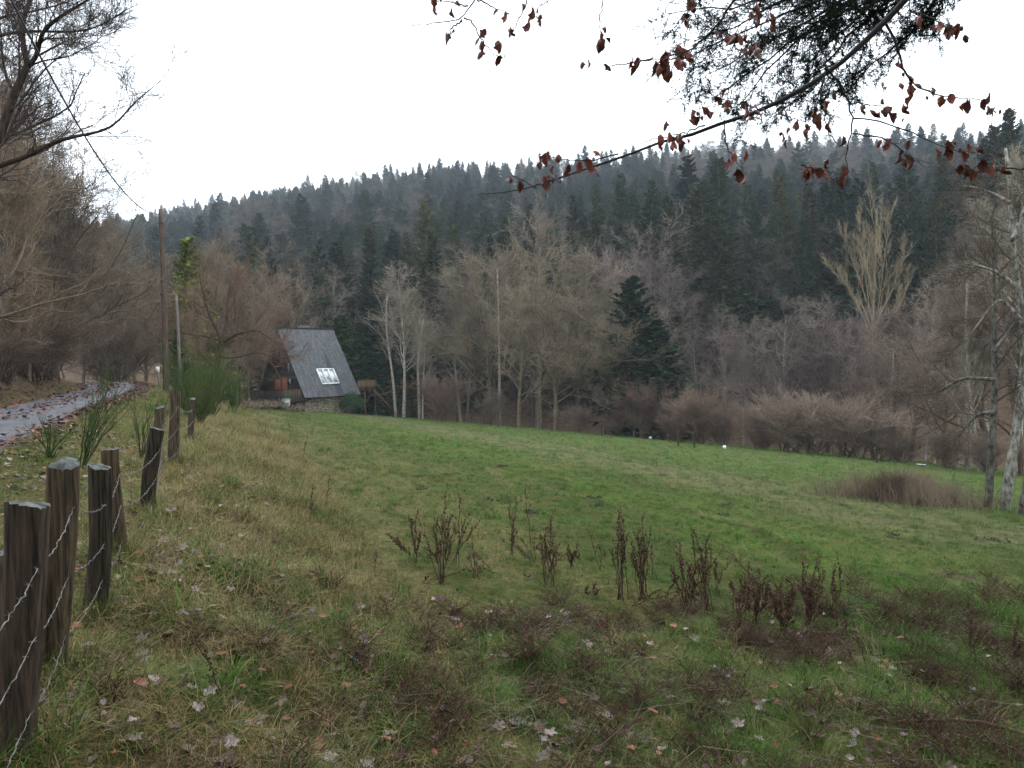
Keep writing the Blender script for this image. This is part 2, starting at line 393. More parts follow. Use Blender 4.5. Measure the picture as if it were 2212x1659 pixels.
# ------------------------------------------------------------------ branching plants
def nrm(v): return v / (np.linalg.norm(v, axis=-1, keepdims=True) + 1e-9)
def grow(P, Rd, n, lr, ang, Kn, up=.05, jit=.15, tmin=.25, rr=.5, taper=.35, lmin=0, rmin=.004, tip=.35, gravity=0):
    N, k, _ = P.shape
    seg = np.linalg.norm(P[:, 1:] - P[:, :-1], axis=2).sum(1)
    t = (tmin + (1 - tmin) * (np.arange(n)[None] + rng.random((N, n))) / n)
    f = t * (k - 1); i0 = np.minimum(f.astype(int), k - 2); fr = (f - i0)[..., None]
    ar = np.arange(N)[:, None]
    p0 = P[ar, i0] * (1 - fr) + P[ar, i0 + 1] * fr
    T = nrm(P[ar, i0 + 1] - P[ar, i0])
    r0 = (Rd[ar, i0] * (1 - fr[..., 0]) + Rd[ar, i0 + 1] * fr[..., 0]) * rr
    a = rng.uniform(*ang, size=(N, n))[..., None]
    per = nrm(np.cross(T, rng.normal(size=(N, n, 3))))
    d = nrm(T * np.cos(a) + per * np.sin(a) + np.array([0, 0, up]))
    L = np.maximum(seg[:, None] * lr * (1 - tip * 1.6 * np.abs(t - .45)) * rng.uniform(.6, 1.25, (N, n)), lmin)
    p0 = p0.reshape(-1, 3); d = d.reshape(-1, 3); L = L.reshape(-1); r0 = np.maximum(r0.reshape(-1), rmin)
    pts = [p0]; st = (L / Kn)[:, None]
    for j in range(Kn):
        d = nrm(d + rng.normal(size=d.shape) * jit + np.array([0, 0, up - gravity * j]))
        pts.append(pts[-1] + d * st)
    Q = np.stack(pts, 1)
    RR = r0[:, None] * np.linspace(1, taper, Kn + 1)[None]
    return Q, np.maximum(RR, rmin * .6)
def poly(pts, n, wob=0.0):
    pts = np.asarray(pts, float)
    d = np.r_[0, np.cumsum(np.linalg.norm(np.diff(pts, axis=0), axis=1))]
    t = np.linspace(0, d[-1], n)
    # smooth interpolation
    q = np.stack([np.interp(t, d, pts[:, i]) for i in range(3)], -1)
    for _ in range(2): q[1:-1] = (q[:-2] + 2 * q[1:-1] + q[2:]) / 4
    if wob: q[1:-1] += rng.normal(size=(n - 2, 3)) * wob
    return q
def sway_trunk(h, lean=.04, n=12, bend=.03):
    z = np.linspace(0, 1, n)
    ph = rng.uniform(0, 6, 4)
    x = lean * z * np.cos(ph[0]) + bend * (np.sin(z * 4 + ph[1]) - np.sin(ph[1]))
    y = lean * z * np.sin(ph[0]) + bend * (np.sin(z * 5 + ph[2]) - np.sin(ph[2]))
    return np.stack([x * h, y * h, z * h], -1)

def bare_tree(name, h, kind, bark='bark'):
    """returns (trunk mesh, crown mesh) of a leafless tree, standing at the origin"""
    tr, cr = G(), G()
    if kind == 'broad':
        T = sway_trunk(h * .8, .06, 12, .02)[None]; r = (np.linspace(1, .2, 12) * h * .017)[None]
        l1 = grow(T, r, 15, .58, (.5, 1.15), 8, .10, .16, .22, .55)
        l2 = grow(*l1, 9, .5, (.45, 1.0), 6, .05, .18, .2, .5)
        l3 = grow(*l2, 8, .5, (.4, 1.0), 4, .05, .2, .15, .5, rmin=.012)
        l4 = grow(*l3, 5, .6, (.3, .95), 2, .04, .22, .1, .5, lmin=.35, rmin=.010)
    elif kind == 'slim':
        T = sway_trunk(h * .95, .05, 14, .012)[None]; r = (np.linspace(1, .12, 14) * h * .0105)[None]
        l1 = grow(T, r, 26, .27, (.45, .95), 7, .09, .13, .3, .5, tip=.5)
        l2 = grow(*l1, 7, .5, (.4, .9), 5, .03, .16, .2, .5)
        l3 = grow(*l2, 6, .55, (.4, .9), 3, .0, .18, .15, .5, rmin=.011)
        l4 = grow(*l3, 5, .6, (.3, .9), 2, -.02, .22, .1, .5, lmin=.3, rmin=.009)
    elif kind == 'poplar':
        T = np.stack([sway_trunk(h * .97, .03, 14, .008), sway_trunk(h * .95, .03, 14, .008) * np.array([1, 1, 1.]) ], 0)
        T[0, :, 0] -= np.linspace(.1, 1.3, 14); T[1, :, 0] += np.linspace(.1, 1.6, 14)
        r = np.stack([np.linspace(1, .12, 14) * h * .012] * 2)
        l1 = grow(T, r, 22, .34, (.4, .7), 8, .16, .06, .25, .5, tip=.5)
        l2 = grow(*l1, 8, .42, (.35, .65), 5, .14, .09, .2, .5)
        l3 = grow(*l2, 6, .5, (.3, .7), 3, .12, .12, .15, .55, rmin=.016)
        l4 = grow(*l3, 3, .6, (.3, .7), 2, .1, .15, .1, .6, lmin=.3, rmin=.012)
    elif kind == 'shrub':
        ns = 16
        T = np.stack([poly([[rng.normal() * .25, rng.normal() * .25, -.1], [rng.normal() * .5, rng.normal() * .5, h * .35], [rng.normal() * .28 * h, rng.normal() * .28 * h, h * rng.uniform(.6, .9)]], 8, .05) for _ in range(ns)])
        r = np.stack([np.linspace(1, .3, 8) * .04] * ns)
        l1 = grow(T, r, 9, .5, (.3, .9), 5, .1, .15, .15, .55)
        l2 = grow(*l1, 7, .5, (.3, .9), 3, .08, .18, .15, .55, rmin=.009)
        l3 = grow(*l2, 5, .6, (.3, .8), 2, .08, .2, .1, .6, lmin=.25, rmin=.007)
        l4 = None
    tr.tubes(T, r, 8 if len(T) < 3 else 5); 
    (tr if kind != 'shrub' else cr).tubes(*l1, 5 if kind != 'shrub' else 4)
    cr.tubes(*l2, 4 if kind != 'shrub' else 3); cr.tubes(*l3, 3)
    if l4 is not None: cr.tubes(*l4, 3)
    return tr.mesh(name + '_trunk', M[bark], True), cr.mesh(name + '_crown', M['twig'])

def spruce(name, h, r0, c0, dens=1.0, droop=.25, tip=.3):
    tr, cr = G(), G()
    T = sway_trunk(h, .015, 10, .003)
    tr.tubes(T, np.linspace(1, .06, 10) * h * .0125, 7)
    nw = int(h * 1.9 * dens)
    zs = c0 * h + (h * .985 - c0 * h) * np.linspace(0, 1, nw) ** .92
    bp, br_, bl = [], [], []
    for z in zs:
        q = (z - c0 * h) / (h - c0 * h)
        for j in range(rng.integers(5, 8)):
            az = rng.uniform(0, 2 * np.pi)
            L = r0 * (1 - q) ** .8 * rng.uniform(.55, 1.12) + .18
            if q < .1: L *= rng.uniform(.5, 1)
            d = np.array([np.cos(az), np.sin(az), 0])
            t = np.linspace(0, 1, 6)
            el = (.45 * q - droop * (1 - q))
            zz = z + L * (el * t - .22 * t * (1 - q) + (.25 * t ** 3)) + rng.normal() * .1
            x0 = np.interp(z, T[:, 2], T[:, 0]); y0 = np.interp(z, T[:, 2], T[:, 1])
            bp.append(np.stack([x0 + d[0] * L * t, y0 + d[1] * L * t, zz], -1)); bl.append(L)
    P = np.array(bp); bl = np.array(bl)
    cr.tubes(P, np.linspace(1, .25, 6)[None] * (.012 + bl[:, None] * .008), 3)
    # needle sprays: long narrow diamonds, two crossed per shoot
    for rep, (spread, hang, wd) in enumerate(((1.0, -.10, .075), (.75, -.55, .085), (.35, .15, .06))):
        n = 13 if rep < 2 else 8
        N = len(P)
        t = (.12 + .9 * (np.arange(n)[None] + rng.random((N, n))) / n).clip(0, .995)
        f = t * 5; i0 = np.minimum(f.astype(int), 4); fr = (f - i0)[..., None]; ar = np.arange(N)[:, None]
        p = P[ar, i0] * (1 - fr) + P[ar, i0 + 1] * fr
        Tn = nrm(P[ar, i0 + 1] - P[ar, i0])
        side = np.cross(Tn, [0, 0, 1.]); side = nrm(side) * rng.choice([-1, 1], (N, n, 1))
        d = nrm(Tn * rng.uniform(.35, .9, (N, n, 1)) + side * spread * rng.uniform(.4, 1.1, (N, n, 1)) + np.array([0, 0, 1.]) * (hang + rng.normal(size=(N, n, 1)) * .15))
        L = (.16 + .26 * bl[:, None] * (1.05 - .75 * t)) * rng.uniform(.6, 1.2, (N, n)); L = np.minimum(L, .95)[..., None]
        up = nrm(np.cross(d, side + rng.normal(size=side.shape) * .3))
        wv = nrm(np.cross(d, up)) * (wd * rng.uniform(.7, 1.4, (N, n, 1)) + .07 * L)
        mid = p + d * L * .45 + up * L * .06
        V = np.stack([p, mid + wv, p + d * L, mid - wv], 2).reshape(-1, 3)
        cr.add(V, np.arange(len(V)).reshape(-1, 4))
    return tr.mesh(name + '_trunk', M['bark'], True), cr.mesh(name + '_crown', M['needle'])

PR = {}
PR['spruce'] = [spruce('spruce', 25, 3.6, .10), spruce('spruce', 25, 3.0, .22), spruce('spruce', 25, 4.3, .05, .9, .32), spruce('spruce', 25, 2.7, .34), spruce('spruce', 25, 3.3, .15, .85, .2)]
PR['young'] = [spruce('conifer', 12, 2.9, .02, 1.5, .18), spruce('conifer', 12, 2.4, .03, 1.6, .1)]
PR['broad'] = [bare_tree('bare_tree', 14, 'broad') for _ in range(3)]
PR['slim'] = [bare_tree('slim_tree', 16, 'slim', 'lichen_bark') for _ in range(3)]
PR['shrub'] = [bare_tree('shrub', 4, 'shrub') for _ in range(3)]
PH = {'spruce': 25, 'young': 12, 'broad': 14, 'slim': 16, 'poplar': 20, 'shrub': 4}

def plant(kind, name, loc, h, label, cat, group=None, wid=1.0, col=(1, 1, 1), tcol=None, var=None, rz=None):
    vs = PR[kind]; k = rng.integers(len(vs)) if var is None else var % len(vs)
    s = h / PH[kind]
    wid = wid * rng.uniform(.8, 1.25)
    e = empty(name, (loc[0], loc[1], loc[2] - .12), label, cat, group, rng.uniform(0, 6.28) if rz is None else rz, (s * wid, s * wid * rng.uniform(.8, 1.2), s))
    obj('trunk' if kind != 'shrub' else 'stems', vs[k][0], e, color=tcol or col)
    obj('crown' if kind != 'shrub' else 'twigs', vs[k][1], e, color=col)
    return e
def pl(kind, name, u, vtop, Y, label, cat, group=None, wid=1.0, **kw):
    top = at(u, vtop, Y)                  # the column is read at the tree's top; trees stand upright
    lim = float(fence_x(Y)) - VERGE - ROADW - 1.2
    if lim < top[0] < lim + ROADW + 2.4 and u < 300: top[0] = lim
    p = np.array([top[0], Y, Hs(top[0], Y)])
    h = max(top[2] - p[2], .5)
    return plant(kind, name, p, h, label, cat, group, wid, **kw)

# ------------------------------------------------------------------ scattering of uncountable stuff
def scatter(name, pts, scl, var, protos, rot=None, kind='stuff', label=None, parent=None):
    N = len(pts)
    me = bpy.data.meshes.new(name); me.vertices.add(N); me.vertices.foreach_set('co', np.asarray(pts, np.float32).ravel())
    if rot is None: rot = np.c_[np.zeros((N, 2)), rng.uniform(0, 6.283, N)]
    scl = np.asarray(scl, np.float32)
    if scl.ndim == 1: scl = np.repeat(scl[:, None], 3, 1)
    a = me.attributes.new('rot', 'FLOAT_VECTOR', 'POINT'); a.data.foreach_set('vector', np.asarray(rot, np.float32).ravel())
    a = me.attributes.new('scl', 'FLOAT_VECTOR', 'POINT'); a.data.foreach_set('vector', scl.ravel())
    a = me.attributes.new('var', 'INT', 'POINT'); a.data.foreach_set('value', np.asarray(var, np.int32))
    o = obj(name, me, parent)
    ng = bpy.data.node_groups.new(name + '_scatter', 'GeometryNodeTree')
    ng.interface.new_socket('Geometry', in_out='INPUT', socket_type='NodeSocketGeometry')
    ng.interface.new_socket('Geometry', in_out='OUTPUT', socket_type='NodeSocketGeometry')
    gi = ng.nodes.new('NodeGroupInput'); go = ng.nodes.new('NodeGroupOutput'); jn = ng.nodes.new('GeometryNodeJoinGeometry')
    def att(nm, typ):
        n = ng.nodes.new('GeometryNodeInputNamedAttribute'); n.data_type = typ; n.inputs['Name'].default_value = nm
        return n.outputs['Attribute']
    ar, as_, av = att('rot', 'FLOAT_VECTOR'), att('scl', 'FLOAT_VECTOR'), att('var', 'INT')
    for k, pr in enumerate(protos):
        oi = ng.nodes.new('GeometryNodeObjectInfo'); oi.inputs['Object'].default_value = pr; oi.inputs['As Instance'].default_value = True
        cp = ng.nodes.new('FunctionNodeCompare'); cp.data_type = 'INT'; cp.operation = 'EQUAL'
        ng.links.new(av, [s_ for s_ in cp.inputs if s_.name == 'A' and s_.type == 'INT'][0])
        [s_ for s_ in cp.inputs if s_.name == 'B' and s_.type == 'INT'][0].default_value = k
        ip = ng.nodes.new('GeometryNodeInstanceOnPoints')
        ng.links.new(gi.outputs[0], ip.inputs['Points']); ng.links.new(cp.outputs[0], ip.inputs['Selection'])
        ng.links.new(oi.outputs['Geometry'], ip.inputs['Instance']); ng.links.new(ar, ip.inputs['Rotation']); ng.links.new(as_, ip.inputs['Scale'])
        ng.links.new(ip.outputs[0], jn.inputs[0])
    ng.links.new(jn.outputs[0], go.inputs[0])
    md = o.modifiers.new('scatter', 'NODES'); md.node_group = ng
    return tag(o, label, None, None, kind)
def proto(name, me): return bpy.data.objects.new(name, me)      # a source shape, not placed in the scene itself

# ------------------------------------------------------------------ the wood on the far slope
GRN = lambda: tuple(np.array([1, 1, 1]) * rng.uniform(.6, 1.3) + np.array([rng.uniform(-.05, .25), 0, rng.uniform(-.1, .15)]))
front = [(550, 490, 88), (600, 560, 84), (640, 600, 80), (735, 550, 86), (790, 490, 88), (872, 500, 90), (908, 428, 92), (985, 478, 92), (1085, 470, 96), (840, 520, 94),
         (1240, 420, 96), (1290, 400, 97), (1350, 375, 98), (1410, 385, 96), (1555, 340, 92), (1620, 400, 86), (1690, 365, 84), (1745, 395, 82), (1800, 380, 82),
         (1880, 350, 86), (1960, 330, 86), (2040, 330, 84), (2120, 300, 82), (2185, 235, 78), (1150, 440, 100), (690, 520, 92), (500, 540, 92)]
for k_, u in enumerate(np.arange(470, 2210, 52)):
    v0 = np.interp(u, [480, 1000, 1300, 1600, 1800, 2000, 2200], [530, 485, 420, 370, 385, 350, 270])
    front.append((float(u + rng.uniform(-18, 18)), float(v0 + rng.uniform(0, 95)), float(rng.uniform(80, 90) - (4 if u > 1500 else 0))))
for i, (u, v, Y) in enumerate(front):
    brown = i in (2, 5, 6, 7, 8, 16)
    where = 'behind the cabin' if u < 720 else 'behind the slender birches' if u < 1000 else 'behind the rounded bare trees' if u < 1300 else 'left of the pale pine' if u < 1480 else 'between the pale pine and the poplar' if u < 1780 else 'behind the poplar' if u < 2000 else 'behind the lichened birches'
    pl('spruce', 'spruce_tree', u, v, Y, ('brown-tinged spruce at the forest edge ' if brown else 'tall dark spruce at the forest edge ') + where, 'tree',
       ('brown-tinged spruces ' if brown else 'dark spruces ') + where, rng.uniform(1.15, 1.5), col=(1.9, 1.3, 1.0) if brown else GRN(), var=i)
pl('spruce', 'pine_tree', 1490, 398, 88, 'pale grey-green pine rising among the darker spruces', 'tree', None, 1.35, col=(2.2, 2.1, 2.3), var=2)

sx, sy = np.meshgrid(np.arange(-330, 330, 5.6), np.arange(60, 500, 5.6))
sx = (sx + rng.uniform(-2.6, 2.6, sx.shape)).ravel(); sy = (sy + rng.uniform(-2.6, 2.6, sy.shape)).ravel()
a_ = sx / sy; s_ = S_of(sx, sy)
yr_ = np.interp(a_, [-.6, -.3, .1, .7], [470, 380, 300, 230])
ok = (a_ > -.80) & (a_ < .86) & (s_ > 30) & (sy < yr_ * 1.06)
sx, sy, a_, yr_ = sx[ok], sy[ok], a_[ok], yr_[ok]
o_ = np.argsort(sy); sx, sy, a_, yr_ = sx[o_], sy[o_], a_[o_], yr_[o_]
sz = H(sx, sy)
dec = ((sy > yr_ * .70) & (a_ > .21) & (a_ < .52) & (rng.random(len(sx)) < .8) & (sy < yr_ * .99)) | (rng.random(len(sx)) < .14)
hh = rng.uniform(9, 13.5, len(sx)); hh = np.where(rng.random(len(sx)) < .06, hh * 1.3, hh)
hh = hh * np.interp(sy / yr_, [.3, .8], [1.45, 1.0])
near_i = [i for i in range(len(sx)) if not dec[i] and -.74 < a_[i] < .74][:210]
def wl_(X, Y):
    u = (X / Y * FPX + 512) / K
    return 'above the utility pole' if u < 480 else 'above the cabin' if u < 800 else 'above the rounded bare trees' if u < 1300 else 'above the dark conifer' if u < 1560 else 'left of the poplar top' if u < 1850 else 'right of the poplar top'
for i in near_i:
    plant('spruce', 'spruce_tree', (sx[i], sy[i], sz[i]), hh[i] * 1.05, 'spruce in the dense stand on the far slope ' + wl_(sx[i], sy[i]), 'tree', 'far slope spruces ' + wl_(sx[i], sy[i]), rng.uniform(1.1, 1.6), col=GRN())
pro = [proto('spruce_source', PR['spruce'][k][1]) for k in range(5)] + [proto('bare_source', PR['slim'][k][1]) for k in range(3)]
for k, p_ in enumerate(pro): p_.color = (1, 1, 1, 1) if k < 5 else (1.5, 1.25, 1.35, 1)
rest = np.ones(len(sx), bool); rest[near_i] = False
ri = np.where(rest)[0]
sc_ = np.where(dec[ri], hh[ri] / 16 * .85, hh[ri] / 25); wd_ = rng.uniform(1.5, 2.2, len(ri))
scatter('forest', np.c_[sx[ri], sy[ri], sz[ri]], np.c_[sc_ * wd_, sc_ * wd_, sc_], np.where(dec[ri], rng.integers(5, 8, len(ri)), rng.integers(0, 5, len(ri))), pro,
        label='far off wood of spruces and bare trees up to the ridge')

# the wood edge behind the viewpoint, which shades the near grass
for i, (X, Y, h_) in enumerate([(-6.5, -4, 19), (-1.8, -3.2, 21), (3.2, -3.0, 20), (7.5, -2.0, 21), (10.5, 1.5, 20), (0.6, -7, 22), (5.5, -7, 20), (-4.5, -8, 21), (12.5, 6.5, 18)]):
    plant('spruce', 'spruce_tree', (X, Y, Hs(X, Y)), h_, 'tall spruce at the wood edge facing the meadow fence', 'tree', 'spruces of the wood edge behind the fence', 1.25, col=GRN(), var=(3, 1)[i % 2])
# bare trees along the stream, the named ones first
BG = 'bare trees along the meadow edge'
def bare(kind, u, v, Y, lab, wid=1.0, col=(1, 1, 1), grp=BG, **kw):
    col = tuple(np.array(col) * rng.uniform(.85, 1.55))
    return pl(kind, 'bare_tree', u, v, Y, lab, 'tree', grp, wid, col=col, **kw)
OAK, PUR, GREY, RED = (1.4, 1.34, 1.12), (1.1, 1.03, 1.08), (1.45, 1.45, 1.35), (1.4, 1.15, 1.08)
for i, (u, v, Y, wd) in enumerate([(1150, 525, 72, 1.0), (1045, 550, 70, .9), (1235, 590, 66, 1.1), (1300, 670, 63, 1.1), (1190, 640, 64, 1.1), (1110, 650, 67, 1.0), (1000, 640, 72, .9)]):
    bare('broad', u, v, Y, 'grey-brown leafless tree with a dense rounded crown at the meadow edge', wd, OAK, 'rounded grey-brown bare trees at the meadow edge', var=i)
for i, (u, v, Y, wd) in enumerate([(1390, 530, 80, 1.0), (1330, 560, 82, 1.0), (1440, 600, 76, 1.1), (1560, 680, 68, 1.1), (1640, 700, 64, 1.1), (1700, 670, 62, 1.1), (1780, 690, 60, 1.2), (1500, 720, 70, 1.1), (1850, 700, 58, 1.2), (1600, 760, 62, 1.2), (1930, 690, 54, 1.2), (1990, 720, 50, 1.2)]):
    bare(('broad', 'slim')[i % 2], u, v, Y, 'purplish leafless tree in the thicket right of the dark conifer', wd, PUR, 'purplish bare trees right of the dark conifer', var=i)
for i, (u, v, Y, wd) in enumerate([(860, 590, 74, 1.1), (905, 690, 72, 1.2), (985, 610, 76, 1.1), (700, 600, 82, 1.0), (660, 640, 80, 1.1)]):
    bare('slim', u, v, Y, 'slender grey leafless tree between cabin and rounded trees', wd, GREY, 'slender bare trees beyond the cabin', var=i)
for i, (u, v, Y, wd) in enumerate([(2080, 520, 44, 1.0), (2010, 640, 46, 1.1), (2130, 470, 40, 1.0), (2060, 600, 42, 1.2), (2190, 420, 38, 1.1), (2230, 380, 34, 1.1), (2110, 690, 37, 1.2)]):
    bare('slim', u, v, Y, 'pale-limbed leafless tree at the meadow edge behind the three lichened trunks', wd, GREY, 'pale-limbed bare trees behind the lichened trunks', var=i)
for i, (u, v, Y, wd) in enumerate([(2140, 640, 40, 1.3), (2040, 720, 44, 1.3), (2200, 600, 36, 1.3), (1960, 760, 50, 1.3)]):
    bare('broad', u, v, Y, 'brown leafless tree low and wide behind the lichened trunks', wd, (1.0, .85, .8), 'low wide bare trees behind the lichened trunks', var=i)
SG = 'reddish shrubs at the meadow edge'
for i, (u, v, Y, wd) in enumerate([(1505, 852, 53, 1.3), (1455, 890, 54, 1.1), (1560, 890, 52, 1.2), (1385, 835, 57, 1.1), (955, 812, 67, 1.1), (1640, 890, 50, 1.3)]):
    pl('shrub', 'shrub', u, v, Y, 'reddish bare shrub with upright twigs at the meadow edge', 'shrub', SG, wd, col=RED, var=i)
for i, (u, v, Y, wd) in enumerate([(1700, 865, 48, 1.5), (1760, 858, 47, 1.4), (1830, 870, 46, 1.5), (1890, 900, 45, 1.3), (1945, 930, 43, 1.3), (2050, 930, 39, 1.4), (1250, 880, 62, 1.2), (1330, 885, 60, 1.2), (1060, 850, 66, 1.2), (2130, 940, 36, 1.4)]):
    pl('shrub', 'shrub', u, v, Y, 'brown-grey bare shrub with a rounded twiggy head at the meadow edge', 'shrub', 'rounded brown-grey shrubs at the meadow edge', wd, col=tuple(np.array([1.65, 1.48, 1.38]) * rng.uniform(.8, 1.2)), var=i)
# fill of the stream side
def wh_(X, Y):
    u = (X / Y * FPX + 512) / K
    return 'behind the cabin' if u < 800 else 'left of the dark conifer' if u < 1330 else 'right of the dark conifer' if u < 1650 else 'below the poplar' if u < 2000 else 'behind the lichened trunks'
n_ = 0
fill = rng.uniform(0, 1, (400, 3))
for f in fill:
    a = -.78 + 1.6 * f[0]; s0 = 9 + 21 * f[1]; Y = (s0 + 55.17) / (.51 * a + .86); X = a * Y
    if Y > 150 or Y < 25: continue
    if X < -14 and Y < 78: continue
    n_ += 1
    if n_ > 60: break
    k = ('broad', 'slim', 'slim', 'broad')[int(f[2] * 4)]
    plant(k, 'bare_tree', (X, Y, Hs(X, Y)), 5 + 4 * rng.random(), 'leafless tree deep in the streamside thicket ' + wh_(X, Y), 'tree', 'streamside bare trees ' + wh_(X, Y), rng.uniform(1, 1.3),
          col=tuple(np.array(PUR if f[2] < .6 else OAK) * rng.uniform(.5, .95)))
# dark conifers at the meadow edge and by the cabin
pl('young', 'conifer', 1362, 598, 62, 'broad dark green conifer among the bare trees at the meadow edge', 'tree', None, 1.55, col=(.9, 1.05, .8), var=0)
pl('young', 'conifer', 1425, 690, 60, 'lower dark conifer leaning out beside the broad dark conifer', 'tree', None, 1.9, col=(.9, 1.0, .85), var=1)
for i, (u, v, Y) in enumerate([(735, 680, 76), (775, 705, 78), (812, 745, 75), (715, 730, 79)]):
    pl('young', 'conifer', u, v, Y, 'blue-green conifer growing close behind the cabin', 'tree', 'conifers behind the cabin', 1.5, col=(.9, 1.35, 1.15), var=i)
pl('young', 'conifer', 412, 512, 54, 'yellow-green conifer rising beside the utility pole', 'tree', None, 1.15, col=(4.0, 3.1, 1.0), var=1)
for i, (u, v, Y) in enumerate([(385, 690, 50), (222, 690, 46), (460, 720, 56)]):
    pl('young', 'conifer', u, v, Y, ['small dark conifer behind the utility pole', 'young green conifer at the left edge of the track', 'dark conifer behind the broom bushes'][i], 'tree', None, .8, col=(1.3, 1.5, 1.0), var=i)
# behind and left of the cabin
for i in range(60):
    X = rng.uniform(-95, -30); Y = rng.uniform(72, 130)
    if S_of(X, Y) > 12 or X > fence_x(Y) + 40 or X / Y < -.85: continue
    if i % 3 == 0: plant('spruce', 'spruce_tree', (X, Y, Hs(X, Y)), rng.uniform(12, 18), 'spruce in the mixed wood behind the cabin', 'tree', 'spruces behind the cabin', 1.1, col=GRN())
    else: plant(('slim', 'broad')[i % 2], 'bare_tree', (X, Y, Hs(X, Y)), rng.uniform(8, 12), 'leafless tree in the mixed wood behind the cabin', 'tree', 'bare trees behind the cabin', 1.1, col=PUR)
# orange-twigged trees between pole and cabin
for i, (u, v, Y, wd) in enumerate([(550, 575, 76, 1.1), (600, 640, 78, 1.0), (450, 560, 58, .9), (500, 600, 64, 1.0), (530, 650, 66, .9), (420, 640, 50, .9), (345, 600, 62, 1.0), (310, 640, 68, 1.0)]):
    bare('broad', u, v, Y, 'orange-brown twiggy leafless tree between the utility pole and the cabin', wd, (1.2, 1.05, .88), 'orange-brown bare trees beside the cabin', var=i)
# thicket on the slope left of the road
LG = 'bare trees on the slope left of the track'
left = [(60, 120, 31), (110, 260, 35), (10, 40, 27), (285, 640, 66), (262, 570, 62), (245, 530, 57), (225, 500, 53), (205, 462, 49), (185, 448, 47), (165, 430, 44), (140, 415, 42), (120, 385, 40), (95, 365, 38), (70, 330, 36), (40, 300, 33),
        (15, 265, 30), (-20, 230, 27), (-60, 200, 24), (100, 500, 31), (60, 470, 29), (150, 520, 37), (190, 560, 41), (20, 540, 25), (-90, 300, 22), (215, 600, 46), (250, 640, 52), (120, 610, 33), (80, 640, 30)]
lw2 = lambda i: 'under the big overhanging limbs' if i < 3 or 14 < i < 18 else 'where the track disappears' if i < 9 else 'above the rust-coloured bank'
for i, (u, v, Y) in enumerate(left):
    bare('slim' if i < 3 else ('broad', 'slim', 'broad')[i % 3], u, v, Y, 'brown twiggy leafless tree on the slope left of the track ' + lw2(i), (.8 if i < 3 else 1.1) if i < 18 else 1.2, (.7, .66, .68) if i < 3 else (1.4, 1.25, 1.02) if i % 2 else (.85, .8, .7), 'left slope bare trees ' + lw2(i), var=i)
for i, (u, v, Y) in enumerate([(30, 660, 24), (90, 680, 29), (150, 690, 35), (200, 690, 42), (10, 690, 22), (120, 700, 32), (240, 720, 52), (65, 700, 26)]):
    pl('shrub', 'shrub', u, v, Y, 'brown undergrowth shrub at the top of the bank left of the track', 'shrub', 'undergrowth shrubs on the bank left of the track', 1.4, col=(1.2, 1.05, .92), var=i)

# ------------------------------------------------------------------ trees with their own traced limbs
def limb_tree(name, label, limbs, levels, base, barkm, col=(1, 1, 1), tcol=None, cat='tree', group=None, sides=8):
    """limbs: list of (points, r0, r1); levels: grow() settings applied one after another"""
    e = empty(name, base, label, cat, group)
    off = np.asarray(base, float)
    tw = G(); last = []
    for i, (pts, r0, r1) in enumerate(limbs):
        q = poly(pts, 16, 0.0) - off; r = np.linspace(r0, r1, 16)
        g = G(); g.tubes(q, r, sides, cap=True)
        obj('trunk' if i == 0 else 'limb', g.mesh(name + '_limb', M[barkm], True), e, color=tcol or col)
        last.append((q, r))
    P = np.stack([a for a, b in last]); Rr = np.stack([b for a, b in last])
    for j, kw in enumerate(levels):
        P, Rr = grow(P, Rr, **kw)
        tw.tubes(P, Rr, 5 if j == 0 else 3)
    obj('crown', tw.mesh(name + '_twigs', M['twig']), e, color=col)
    return e
c1 = lambda pts, Y0, dY=0: [at(x * .25, y * .25, Y0 + dY * i / max(len(pts) - 1, 1)) for i, (x, y) in enumerate(pts)]
bx = ray(-60, 700)[0] * 16; base = np.array([bx - 2.0, 16, Hs(bx - 2.0, 16) - .2])
st_ = at(-8, 330, 16)
limbs = [([base, base + (st_ - base) * np.array([.35, 0, .5]), st_] + c1([(60, 1000), (110, 780), (190, 640), (240, 560)], 16), 0.1716, 0.0726),
         (c1([(240, 565), (205, 420), (190, 180), (270, 0), (330, -200)], 16, .8), 0.0660, 0.0231),
         (c1([(240, 570), (330, 490), (350, 270), (540, 130), (760, 0), (900, -80)], 16, -1.5), 0.0561, 0.0132),
         (c1([(-30, 1440), (200, 1370), (380, 1280), (500, 1200), (700, 1170), (940, 1130), (1020, 1080), (1100, 940), (1180, 860), (1390, 700)], 16, -2), 0.0561, 0.0053),
         (c1([(-30, 1250), (80, 1150), (200, 1050), (310, 940), (440, 860), (560, 990)], 16, 1.5), 0.0330, 0.0053),
         (c1([(-60, 320), (0, 300), (200, 270), (430, 270), (600, 280), (740, 270), (980, 180), (1060, 80), (1240, 20)], 16, -1), 0.0396, 0.0040),
         (c1([(-60, 180), (0, 150), (330, 90), (480, 50), (640, 0), (800, -60)], 16, 1), 0.0330, 0.0066),
         (c1([(110, 770), (60, 700), (20, 500), (0, 200), (-40, 0)], 16, .6), 0.0330, 0.0099),
         (c1([(350, 470), (480, 400), (620, 330), (860, 300), (1010, 330)], 16, 1.2), 0.0231, 0.0033),
         (c1([(260, 570), (350, 530), (640, 480), (740, 400), (880, 360)], 16, -1), 0.0231, 0.0033)]
LV = [dict(n=15, lr=.30, ang=(.4, 1.1), Kn=6, up=.10, jit=.16, tmin=.10, rr=.36, lmin=.8, rmin=.006),
      dict(n=9, lr=.5, ang=(.35, 1.0), Kn=5, up=.02, jit=.18, tmin=.15, rr=.55, lmin=.35, rmin=.0045),
      dict(n=8, lr=.6, ang=(.3, .9), Kn=3, up=0, jit=.2, tmin=.1, rr=.6, lmin=.22, rmin=.0035)]
